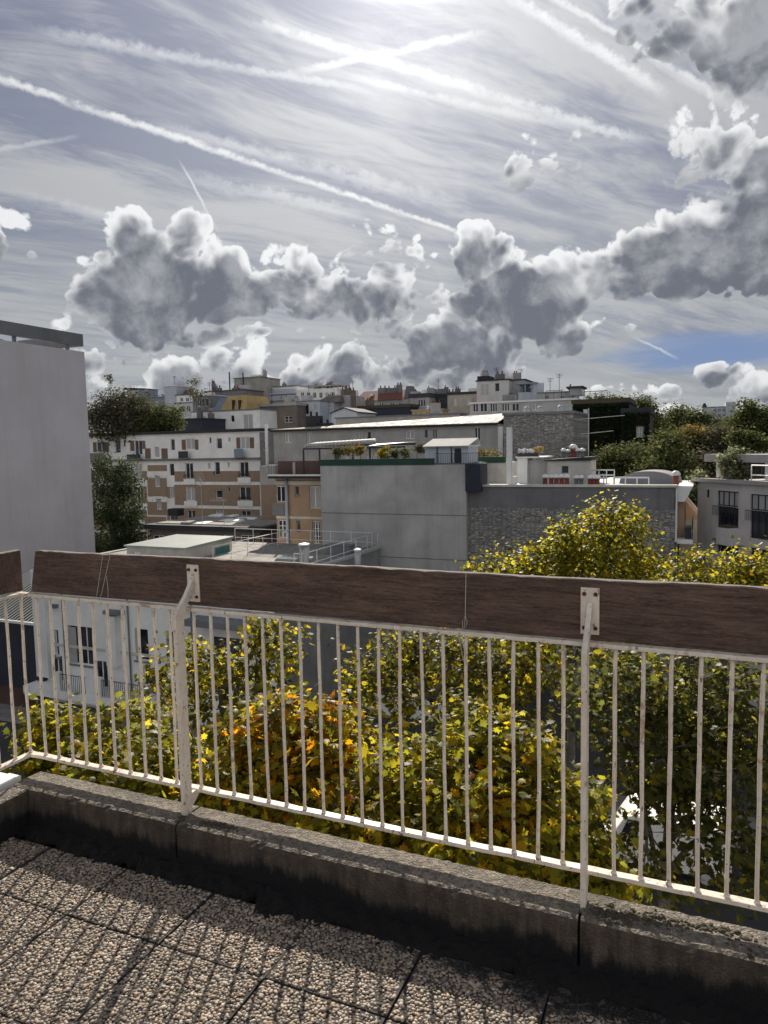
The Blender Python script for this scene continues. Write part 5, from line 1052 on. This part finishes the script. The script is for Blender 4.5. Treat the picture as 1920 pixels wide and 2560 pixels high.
    for x0, x1, y0, y1, st in ((1365, 1424, 976, 1000, .9), (1460, 1518, 978, 1006, .7)): p = G.rect(x0, y0, x1, y1, 105.); railing_on(t, p[0], p[1], 105., p[2]-2, p[3]-p[2]+2, st, 'rail_dark', 'frame', .035, mid=2)
    p = G.rect(1424, 962, 1455, 988, 104.); part('glass_lantern', MB().box(p[0], p[1], 104, 107, p[2], p[3]-.5), 'canopy_glass', t); part('lantern_roof', MB().box(p[0]-.4, p[1]+.2, 103.6, 107.4, p[3]-.49, p[3]-.2), 'dark_roof', t)
    b('ivy_clad_house', 'broad dark house entirely covered with ivy', 'house', (1432, 1008, 1570, 1125), 84., 9, 'dark_roof', [(1436, 1036, 1446, 1048)], roof='moss', rh=.5)
    t = b('red_brick_villa', 'dark red brick villa with one bright white gridded window', 'villa', (1555, 1034, 1622, 1125), 82., 8, 'red_brown', [(1591, 1066, 1611, 1094, 3, 2, 'curtained_glass'), (1566, 1068, 1571, 1090, 1, 1)], roof='dark_roof', rh=.6)
    c = G.rect(1460, 1024, 1470, 1053, 83.); part('white_pilaster', MB().box(*G.rect(1617, 1055, 1621, 1110, 81.9)[:2], 81.8, 81.997, t['z1']-6, t['z1']-.5), 'mauve_plaster', t)
    solid('white_chimney_stack', MB().box(c[0], c[1], 82.5, 83.5, terrain(83)-.3, c[3]), 'pinkish_plaster', 'slim pale chimney stack against the ivy clad house', 'chimney', ((c[0]+c[1])/2, 83, terrain(83)-.3))
    t = b('distant_apartment_slab', 'distant pale apartment slab above the hillside trees', 'building', (1757, 1018, 1826, 1075), 230., 14, 'pale_blue_plaster', grid(1782, 1020, 1826, 1056, 4, 3, .7, .6), roof='grey_slab')
    p = G.rect(1814, 1005, 1839, 1075, 229.); part('stair_tower', MB().box(p[0], p[1], 229, 240, terrain(230), p[3]), 'pale_blue_plaster', t); c = G.hit(1761, 1008, 231.); part('roof_mast', MB().tube([(c[0], 231, t['z1']), (c[0], 231, c[2])], [.9, .3], 6), 'dark_roof', t)
skyline()

# ------------------------------------------------------------------ vegetation
LEAF_O = [(0, -.55), (.30, -.42), (.75, -.50), (.55, -.12), (1., .12), (.55, .25), (.50, .62), (.22, .52), (0, 1.05), (-.22, .52), (-.50, .62), (-.55, .25), (-1., .12), (-.55, -.12), (-.75, -.50), (-.30, -.42)]
def leaf_template(kind):
    if kind == 'fine':
        o = np.array(LEAF_O); z = -.10*np.abs(o[:, 0])**1.5-.08*np.maximum(o[:, 1], 0)**2; V = np.vstack([[0, 0, .03], np.column_stack([o, z])]); k = len(o)
        return V, np.array([(0, 1+i, 1+(i+1) % k) for i in range(k)])
    if kind == 'mid': return np.array([(0, -.7, 0), (.75, -.25, -.12), (.55, .45, -.1), (0, .95, -.15), (-.55, .45, -.1), (-.75, -.25, -.12)], float), np.array([(0, 1, 2), (0, 2, 3), (0, 3, 4), (0, 4, 5)])
    return np.array([(0, -.9, 0), (.6, 0, -.1), (0, .9, -.1), (-.6, 0, -.1)], float), np.array([(0, 1, 2), (0, 2, 3)])
PALS = {
    'yellow': [((.44, .33, .012), 3), ((.31, .27, .012), 4), ((.18, .17, .015), 4), ((.085, .095, .014), 2.6), ((.50, .31, .012), 1.4), ((.34, .18, .02), .5)],
    'orange': [((.55, .28, .010), 3), ((.48, .19, .010), 2.2), ((.42, .29, .012), 3), ((.24, .19, .015), 2.2), ((.12, .11, .016), 1.6), ((.22, .10, .02), 1.2)],
    'gold': [((.34, .28, .014), 3), ((.24, .225, .016), 4), ((.15, .15, .018), 4), ((.08, .09, .016), 3), ((.44, .31, .014), 1.2)],
    'olive': [((.22, .20, .016), 3), ((.12, .12, .016), 4), ((.07, .078, .014), 3.5), ((.36, .28, .013), 2.2), ((.44, .31, .013), .9)],
    'dark': [((.085, .092, .020), 4), ((.055, .064, .018), 4), ((.14, .135, .02), 2.4), ((.30, .24, .02), 1.2)],
    'hill': [((.095, .120, .045), 4), ((.14, .15, .052), 3), ((.19, .18, .06), 2), ((.065, .085, .038), 3)],
    'autumn': [((.28, .19, .055), 3), ((.21, .17, .055), 3), ((.34, .22, .055), 2), ((.12, .125, .05), 3)],
    'conifer': [((.042, .064, .034), 4), ((.066, .088, .042), 3), ((.13, .145, .07), 1.2)],
    'pale': [((.30, .30, .18), 3), ((.20, .22, .12), 3), ((.10, .125, .065), 2)],
    'ivy': [((.024, .038, .022), 4), ((.04, .054, .028), 3), ((.065, .078, .036), 1)],
    'hedge': [((.14, .122, .075), 3), ((.09, .098, .055), 4), ((.19, .15, .08), 2), ((.06, .072, .044), 3)],
}
def scatter(C, Nrm, size, kind, pal, r, grad=None):
    """leaves at points C with rough normals Nrm -> vertices, faces, tints"""
    T, Fc = leaf_template(kind); n = len(C); k = len(T)
    z = Nrm+r.normal(0, .55, (n, 3)); z /= np.linalg.norm(z, axis=1, keepdims=True)+1e-9
    x = np.cross(z, r.normal(0, 1, (n, 3))); x /= np.linalg.norm(x, axis=1, keepdims=True)+1e-9; y = np.cross(z, x)
    s = size*r.uniform(.45, 1.35, n)
    cup = r.uniform(-1.5, 4., n)
    V = C[:, None]+(T[None, :, 0, None]*x[:, None]+T[None, :, 1, None]*y[:, None]+(T[None, :, 2]*cup[:, None])[..., None]*z[:, None])*s[:, None, None]
    cols_ = np.array([c for c, w in PALS[pal]]); w = np.array([w for c, w in PALS[pal]], float); w /= w.sum(); t = cols_[r.choice(len(cols_), n, p=w)]
    if grad is not None:   # patches of the crown that have turned further
        m = r.random(n) < grad; c2 = np.array([c for c, w_ in PALS['orange']]); t[m] = c2[r.integers(0, 4, m.sum())]
    t = t*r.uniform(.72, 1.25, (n, 1))
    return V.reshape(-1, 3), (Fc[None]+k*np.arange(n)[:, None, None]).reshape(-1, 3), np.repeat(t, k, 0)
def pxp(x, y, Y): d = ray(x, y); t = Y/d.y; return Vector((d.x*t, d.y*t, EYE+d.z*t))
TREES = {}
def tree(name, label, blobs, n_leaf, size, pal, kind='fine', group=None, base=None, seed=1, sig=.30, trunk=.20, mat='plane_leaf', per=26, grad=None, limbs=True, cat='tree', gz=None, squash=1.0):
    r = np.random.default_rng(seed); rd = random.Random(seed)
    cs = [(pxp(x, y, Y), rp/FPX*Y) for x, y, rp, Y in blobs]
    w = np.array([q**2 for c, q in cs]); w /= w.sum(); nc = max(6, n_leaf//per)
    which = r.choice(len(cs), nc, p=w); D = r.normal(0, 1, (nc, 3)); D /= np.linalg.norm(D, axis=1, keepdims=True)
    rad = r.uniform(.18, 1., nc)**.42; cen = np.array([tuple(cs[i][0]) for i in which]); rr = np.array([cs[i][1] for i in which])
    K = cen+D*(rr*rad)[:, None]*np.array([1, 1, squash])
    c0 = sum((c for c, q in cs), Vector())/len(cs)
    if base is None: base = (c0.x, c0.y)
    nG = base[0]*math.sin(YAW)+base[1]*math.cos(YAW); zg = terrain(nG) if gz is None else gz
    t = bpy.data.objects.new(name, None); col.objects.link(t); t.location = (base[0], base[1], zg); t.empty_display_size = .3; t['label'] = label; t['category'] = cat
    if group: t['group'] = group
    off = np.array(t.location)
    ids = np.repeat(np.arange(nc), per); n = len(ids)
    P = K[ids]+np.clip(r.normal(0, 1, (n, 3)), -1.7, 1.7)*np.array([1, 1, .75])*sig*(.55+.9*r.random(nc))[ids, None]
    nr = D[ids]*.55+np.array([0, 0, .75]); g = None
    if grad: g = np.clip(1-np.linalg.norm((P-np.array(tuple(pxp(*grad[:3]))))/grad[3], axis=1), 0, 1)*.75
    V, Fc, tint = scatter(P, nr, size, kind, pal, r, g)
    me = np_mesh('crown', V-off, Fc, mat, tint); cr_ = bpy.data.objects.new('crown', me); col.objects.link(cr_); cr_.parent = t; cr_['kind'] = 'stuff'
    TREES[name+str(seed)] = (t, cr_, P, nr)
    if trunk:
        mb = MB(); b = Vector((base[0], base[1], zg)); top = Vector(c0)-Vector((0, 0, max(q for c, q in cs)*.35)); H = (top-b).length
        bend = Vector((rd.uniform(-.4, .4), rd.uniform(-.4, .4), 0))
        def L(p): return tuple(p-b)
        pts = [b+(top-b)*(i/6)+bend*math.sin(math.pi*i/6) for i in range(7)]; mb.tube([L(p) for p in pts], [trunk*(1-.55*i/6)*(1.25 if i == 0 else 1) for i in range(7)], 9)
        if limbs:
            for c, q in cs:
                s = pts[rd.choice((3, 4, 5, 6))]; m = s.lerp(c, .5)+Vector((rd.uniform(-.3, .3), rd.uniform(-.3, .3), .3)); e = c+Vector((0, 0, q*.3)); mb.tube([L(s), L(s.lerp(m, .5)+Vector((0, 0, .1))), L(m), L(m.lerp(e, .5)), L(e)], [trunk*.42, trunk*.34, trunk*.26, trunk*.18, trunk*.07], 7)
                idx = [i for i in range(nc) if (Vector(K[i])-c).length < q*1.02]; rd.shuffle(idx)
                for i in idx[:max(5, min(22, len(idx)//3))]:
                    k_ = Vector(K[i]); u = m.lerp(e, rd.uniform(.2, .9)); v = u.lerp(k_, .5)+Vector((rd.uniform(-.15, .15), rd.uniform(-.15, .15), .08)); mb.tube([L(u), L(v), L(k_)], [trunk*.12, trunk*.08, .006], 5)
        me = bpy.data.meshes.new('trunk'); me.from_pydata(mb.v, [], mb.f); me.materials.append(MATS['bark']); me.polygons.foreach_set('use_smooth', [True]*len(me.polygons))
        o = bpy.data.objects.new('trunk', me); col.objects.link(o); o.parent = t
    return t

PG = 'plane trees along the street'
def street_trees():
    S_ = 1.1573
    tree('plane_tree', 'yellow green plane tree crown below the corner of the railing', [(60, 1990, 120, 12.5), (200, 1900, 130, 13), (330, 1850, 115, 13.5), (300, 1990, 150, 12), (450, 1960, 120, 12), (120, 1830, 70, 13.5), (560, 2030, 90, 11.5)], 7000, .092, 'gold', seed=31, group=PG, base=(-5.6, 12.6), sig=.21, per=34)
    tree('plane_tree', 'plane tree turning orange in the middle of the railing', [(700, 1880, 130, 11.5), (820, 1850, 105, 11.5), (640, 1990, 110, 11), (800, 2010, 130, 10.5), (900, 2110, 110, 10), (740, 1790, 60, 12), (610, 1850, 70, 12)], 6400, .092, 'gold', seed=32, group=PG, base=(-1.4, 11.2), sig=.20, per=34, grad=(760, 1890, 11.4, 2.0))
    tree('plane_tree', 'bushy yellow plane tree crown just left of the second railing post', [(1020, 1950, 120, 11), (1160, 1960, 130, 11), (1290, 1900, 105, 11.5), (1100, 2100, 130, 10), (1280, 2070, 130, 10.5), (1390, 2130, 120, 10.5), (1440, 2040, 90, 11), (1480, 2170, 80, 10.5), (1210, 1840, 70, 12), (1000, 2180, 80, 10)], 8600, .092, 'gold', seed=33, group=PG, base=(1.9, 10.8), sig=.20, per=34, grad=(1250, 2050, 10.6, 1.1))
    tree('plane_tree', 'thin dark olive plane tree in front of the white house balcony', [(560, 1700, 90, 20), (690, 1640, 78, 20), (480, 1640, 55, 20), (660, 1580, 45, 20.5), (470, 1740, 75, 20), (600, 1800, 80, 19), (400, 1700, 40, 20)], 3300, .095, 'olive', seed=34, group=PG, base=(-4.6, 20), sig=.34, per=22)
    tree('plane_tree', 'olive plane tree in front of the shaded yard and low pale wall', [(1010, 1640, 75, 22), (920, 1700, 65, 21), (1130, 1650, 100, 22), (1220, 1720, 110, 21), (1010, 1770, 50, 20), (1310, 1660, 90, 21), (900, 1810, 60, 19), (1150, 1800, 70, 19)], 6000, .10, 'olive', seed=35, group=PG, base=(2.4, 21.5), sig=.36, per=22)
    tree('plane_tree', 'big dark green plane tree filling the right bay of the railing', [(1580, 1750, 150, 17), (1740, 1720, 150, 17), (1860, 1800, 150, 16), (1640, 1900, 140, 16), (1840, 1980, 150, 15), (1720, 2100, 130, 15), (1560, 1890, 80, 17), (1880, 2150, 130, 14), (1480, 1700, 90, 18), (1620, 2180, 90, 15)], 7000, .10, 'dark', seed=36, group=PG, base=(7.0, 16.5), sig=.42, per=24)
    tree('plane_tree', 'tall yellow crowned plane tree in front of the rubble stone wall', [(1530, 1345, 95, 26), (1408, 1378, 58, 26), (1318, 1422, 62, 26), (1232, 1440, 50, 26.5), (1600, 1430, 62, 26), (1545, 1300, 42, 26), (1460, 1460, 110, 25.5), (1320, 1520, 110, 25), (1560, 1560, 120, 24), (1180, 1445, 28, 26.5), (1418, 1325, 30, 26)], 15000, .088, 'gold', 'mid', seed=37, group=PG, base=(6.6, 26), sig=.34, per=30)
    tree('plane_tree', 'smaller yellow plane tree beside the studio house', [(1730, 1440, 60, 28), (1860, 1420, 62, 28), (1905, 1460, 80, 27.5), (1790, 1500, 90, 27), (1690, 1470, 40, 28), (1880, 1560, 100, 26)], 8500, .088, 'gold', 'mid', seed=38, group=PG, base=(13., 28), sig=.34, per=30)
    # the leaves that show largest, each an object of its own
    T, Fc = leaf_template('fine'); r = np.random.default_rng(77); lm = []
    for c in ((.40, .29, .015), (.30, .25, .018), (.46, .24, .012), (.16, .155, .02)):
        me = np_mesh('leaf', T*np.array([.088, .088, .11]), Fc, 'plane_leaf', np.repeat(np.array([c]), len(T), 0)); lm.append(me)
    cam_p = np.array([0, 0, EYE])
    for key, cnt in (('plane_tree31', 60), ('plane_tree32', 110), ('plane_tree33', 120)):
        t, cr_, P, nr = TREES[key]; d = np.linalg.norm(P-cam_p, axis=1); sel = np.argsort(d)[:cnt*5]; sel = r.choice(sel, cnt, replace=False)
        for i in sel:
            o = bpy.data.objects.new('leaf', lm[int(r.choice(4, p=(.32, .3, .2, .18) if key != 'plane_tree32' else (.25, .15, .5, .1)))]); col.objects.link(o); o.parent = cr_
            o.location = Vector(P[i])-t.location+Vector((0, 0, .06)); q = Vector(nr[i]+r.normal(0, .5, 3)).to_track_quat('Z', 'Y').to_euler(); o.rotation_euler = (q.x, q.y, r.uniform(0, 6.28)); s = r.uniform(.8, 1.25); o.scale = (s, s, s)
street_trees()

def far_trees():
    FL = 'far_leaf'; HG = 'trees on the far slope'
    def T_(lab, bl, n, pal, seed, size=.30, name='hill_tree', tr=.25, **k): return tree(name, lab, bl, int(n*2.2), size*.62, pal, 'quad', seed=seed, sig=k.pop('sig', .6), trunk=tr, mat=FL, per=18, **k)
    T_('dark twin topped conifer between the pale tower and the brick block', [(262, 1190, 42, 72), (310, 1200, 40, 72), (250, 1260, 50, 72), (310, 1270, 52, 72), (280, 1340, 62, 72), (258, 1150, 18, 72), (318, 1158, 18, 72), (330, 1330, 45, 72), (250, 1420, 70, 72), (330, 1420, 60, 72)], 9500, 'conifer', 51, .24, 'conifer', sig=.42)
    T_('brownish green garden trees above the left end of the brick block roof', [(262, 1020, 34, 98), (300, 1010, 36, 99), (345, 1020, 38, 100), (270, 1060, 44, 96), (330, 1060, 46, 97), (230, 1050, 30, 96), (375, 1050, 36, 99)], 6500, 'hedge', 52, .30, sig=.7)
    T_('darker green garden bush next to the white mansard house', [(400, 1045, 34, 98), (425, 1060, 26, 97), (380, 1070, 30, 97), (440, 1030, 16, 99)], 3000, 'hill', 53, .28, sig=.6)
    T_('slender sapling with a bare stem poking above the garden trees', [(271, 942, 7, 97), (277, 952, 5, 97), (275, 970, 5, 97)], 120, 'hedge', 54, .2, tr=.07, sig=.2, limbs=False)
    T_('round green tree rising behind the red brick villa', [(1598, 1018, 28, 108), (1622, 1040, 28, 107), (1590, 1045, 28, 107), (1640, 1075, 30, 105)], 2800, 'hill', 55, .36)
    T_('open crowned tree against the sky right of the brick villa', [(1688, 1028, 17, 130), (1675, 1050, 20, 130), (1705, 1038, 18, 130), (1690, 1068, 22, 129)], 1500, 'hill', 56, .38, sig=.8)
    T_('dense dark tree just left of the distant apartment slab', [(1735, 1048, 28, 125), (1765, 1055, 24, 125), (1750, 1080, 32, 124), (1715, 1085, 26, 124), (1795, 1075, 22, 124)], 3000, 'hill', 57, .38)
    T_('tall spreading tree right of the distant apartment slab', [(1866, 1028, 26, 105), (1850, 1062, 30, 104), (1890, 1050, 30, 104), (1915, 1045, 26, 105), (1880, 1085, 36, 103), (1925, 1080, 30, 103)], 4200, 'hill', 58, .36)
    T_('golden autumn tree in the middle of the far slope', [(1722, 1098, 26, 86), (1705, 1120, 24, 86), (1750, 1105, 24, 87), (1730, 1140, 30, 85), (1775, 1095, 20, 88)], 3600, 'autumn', 59, .30)
    T_('brown tinged green tree beside the golden autumn tree', [(1800, 1098, 34, 84), (1775, 1130, 34, 83), (1815, 1135, 32, 82), (1760, 1165, 36, 80)], 3800, 'hedge', 60, .32)
    T_('broad green tree below the ivy clad house', [(1545, 1152, 36, 70), (1585, 1145, 30, 71), (1610, 1165, 42, 69), (1520, 1165, 40, 69), (1560, 1180, 46, 68), (1645, 1150, 30, 70)], 5600, 'hill', 61, .28)
    T_('layered yellowish green tree beside the roof tarpaulin', [(1660, 1150, 40, 66), (1690, 1180, 40, 65), (1630, 1195, 40, 64), (1720, 1190, 30, 64), (1670, 1110, 32, 68), (1690, 1215, 36, 63)], 5200, 'hill', 62, .27)
    T_('dark tree in the gap between the stone house and the studio house', [(1725, 1250, 30, 58), (1715, 1300, 34, 57), (1735, 1350, 40, 56), (1720, 1410, 50, 55), (1745, 1220, 24, 58)], 3200, 'conifer', 63, .26)
    T_('green tree far behind the trellis roofs', [(1500, 1000, 12, 118), (1535, 1000, 12, 118), (1480, 1004, 10, 118), (1550, 1010, 12, 116)], 900, 'hill', 64, .34)
    T_('small tree on the skyline beside the white lift tower', [(482, 958, 8, 116), (490, 985, 10, 116), (500, 990, 10, 116)], 260, 'hedge', 65, .28, tr=.08, limbs=False)
    # the far wooded slope that closes the view, as one mass
    r = np.random.default_rng(9); n = 50000; a = r.uniform(-90, 190, n); nn = r.uniform(138, 215, n); h = np.array([terrain(v) for v in nn])+r.uniform(0, 1, n)**.5*(2.6+2.*np.sin(a*.21)*np.sin(nn*.17))
    X = np.stack([a*math.cos(YAW)+nn*math.sin(YAW), -a*math.sin(YAW)+nn*math.cos(YAW), h], 1); V, Fc, t = scatter(X, np.tile([0, -.3, .8], (n, 1)), 0.5, 'quad', 'hill', r)
    o = bpy.data.objects.new('wooded_slope', np_mesh('wooded_slope', V, Fc, FL, t)); col.objects.link(o); o['kind'] = 'stuff'; o['label'] = 'far wooded slope behind the hillside houses'; o['category'] = 'woodland'
    # climbers: ivy on the dark house, creeper over the studio roof
    def cover(par, fr, N, rects, n, pal, size, seed, depth=.25, name='ivy'):
        r = np.random.default_rng(seed); P = []
        for (x0, y0, x1, y1), k in rects:
            q = fr.rect(x0, y0, x1, y1, N); P.append(np.stack([r.uniform(q[0], q[1], k), N-r.uniform(0, depth, k)**1.4, r.uniform(q[2], q[3], k)], 1))
        P = np.vstack(P); b = np.array([0, 0, 0.]); V, Fc, t = scatter(P, np.tile([0, -.8, .5], (len(P), 1)), size, 'quad', pal, r)
        root = par; ro = np.array(root['base']); o = bpy.data.objects.new(name, np_mesh(name, V-ro, Fc, FL, t)); col.objects.link(o); o.parent = root; o['kind'] = 'stuff'
    by = {o.name: o for o in bpy.data.objects}
    cover(by['ivy_clad_house'], G, 83.9, [((1433, 1012, 1570, 1120), 7500), ((1436, 1062, 1500, 1070), 200)], 0, 'ivy', .26, 3)
    cover(by['red_brick_villa'], G, 81.8, [((1556, 1034, 1586, 1120), 1500), ((1556, 1034, 1622, 1058), 1200), ((1612, 1034, 1622, 1100), 300), ((1580, 1096, 1622, 1120), 700)], 0, 'ivy', .22, 4)
    fr, n, a0, zr, z3 = RH
    def shrub(lab, bl, k, pal, seed, size=.14, name='roof_shrub', gz=None, tr=.05, sig=.25): return tree(name, lab, bl, k, size, pal, 'quad', seed=seed, sig=sig, trunk=tr, mat=FL, per=14, limbs=False, cat='shrub', gz=gz)
    zs = z3
    shrub('pale creeper spilling over the roof slab of the studio house', [(1815, 1160, 14, 44), (1830, 1145, 13, 44), (1845, 1135, 12, 44.5), (1825, 1180, 14, 43.6), (1840, 1165, 14, 43.8), (1850, 1185, 14, 43.8), (1860, 1150, 14, 44.5)], 2600, 'pale', 71, .12, gz=zr+.2)
    shrub('clipped dark hedge on the roof of the studio house', [(1840, 1095, 16, 47), (1860, 1092, 18, 47), (1880, 1098, 16, 47), (1850, 1110, 18, 47), (1895, 1108, 16, 46.5), (1915, 1112, 16, 46)], 2600, 'hill', 72, .12, gz=zs)
    shrub('small plant trailing at the corner of the studio house', [(1742, 1200, 9, 46), (1738, 1214, 8, 46), (1746, 1190, 7, 46)], 500, 'pale', 73, .10, gz=GZ, tr=0)
    for i, (x, y, w, lab) in enumerate(((868, 1132, 13, 'yellow leaved potted plant at the left of the roof pergola'), (900, 1128, 11, 'tall thin bamboo beside the white pergola panel'), (845, 1134, 10, 'small ochre plant next to the balcony screen'), (955, 1136, 12, 'bright yellow shrub under the pergola shade sheet'), (985, 1138, 8, 'low green plant behind the green parapet'), (1050, 1125, 9, 'spindly plant left of the garden shed'), (1015, 1136, 8, 'pale flowering plant between shed and pergola'))):
        shrub(lab, [(x, y, w*.8, 52), (x+w*.5, y-10, w*.6, 52), (x-w*.5, y-6, w*.6, 52)], 420, ('autumn', 'autumn', 'hedge', 'yellow', 'hill', 'hedge', 'pale')[i], 80+i, .09, 'potted_plant', ZG+.06, .03, .16)
    shrub('dry orange grass in the green planter strip beside the white flue', [(1205, 1136, 9, 56), (1225, 1138, 9, 56), (1245, 1137, 9, 56), (1190, 1130, 8, 56)], 700, 'autumn', 90, .10, 'planter_grass', ZG-.3, .03)
far_trees()

# ------------------------------------------------------------------ parked vehicles on the street
def vehicle(name, label, cat, a, n, L, Wd, H, mat, van=False, group=None):
    z = GZ+.03; t = thing(name, label, cat, (a, n, z), group=group); w = Wd/2
    prof = [(-L/2, .35), (-L/2, .85), (-L/2+.1, 1.0), (-L/2+.9, 1.08), (-L/2+1.5, H-.08), (-L/2+1.75, H), (L/2-.12, H), (L/2, H-.15), (L/2, .35)] if van else [(-L/2, .35), (-L/2, .65), (-L/2+.12, .80), (-L/2+1.05, .92), (-L/2+1.75, H-.04), (-L/2+2.2, H), (L/2-1.1, H-.03), (L/2-.35, .98), (L/2-.04, .9), (L/2, .6), (L/2, .35)]
    part('body', MB().prism([(a+x, n-w, z+h) for x, h in prof], [(a+x, n+w, z+h) for x, h in prof]), mat, t, bevel=.06)
    for s in (-1, 1):
        e = n+s*(w+.004)
        for x0, x1 in (((-L/2+1.2, -L/2+1.95),) if van else ((-L/2+1.45, -L/2+2.2), (-L/2+2.28, L/2-1.15))):
            q = [(a+x0, e, z+1.02), (a+x1, e, z+1.02), (a+x1, e, z+H-.14), (a+x0+.4, e, z+H-.14)]; q2 = [(p[0], e+s*.01, p[2]) for p in q]; part('side_window', MB().prism(q, q2), 'window_glass', t)
        for x in (-L/2+.85, L/2-.8):
            wh = part('wheel', MB().tube([(a+x, n+s*(w-.16), z+.33), (a+x, n+s*(w+.02), z+.33)], .33, 16), 'tyre', t); part('rim', MB().tube([(a+x, n+s*(w+.021), z+.33), (a+x, n+s*(w+.03), z+.33)], .2, 12), 'silver_metal', wh)
    for s in (-1, 1): part('headlight', MB().box(a-L/2-.02, a-L/2-.002, n+s*(w-.3)-.15, n+s*(w-.3)+.15, z+.62, z+.76), 'white_paint', t)
vehicle('delivery_van', 'white delivery van parked under the dark plane tree', 'van', -1.2, 27.2, 5.0, 1.95, 2.15, 'white_paint', True)

for o in bpy.data.objects:
    for k in ('base', 'a0', 'a1', 'z1'):
        if k in o: del o[k]
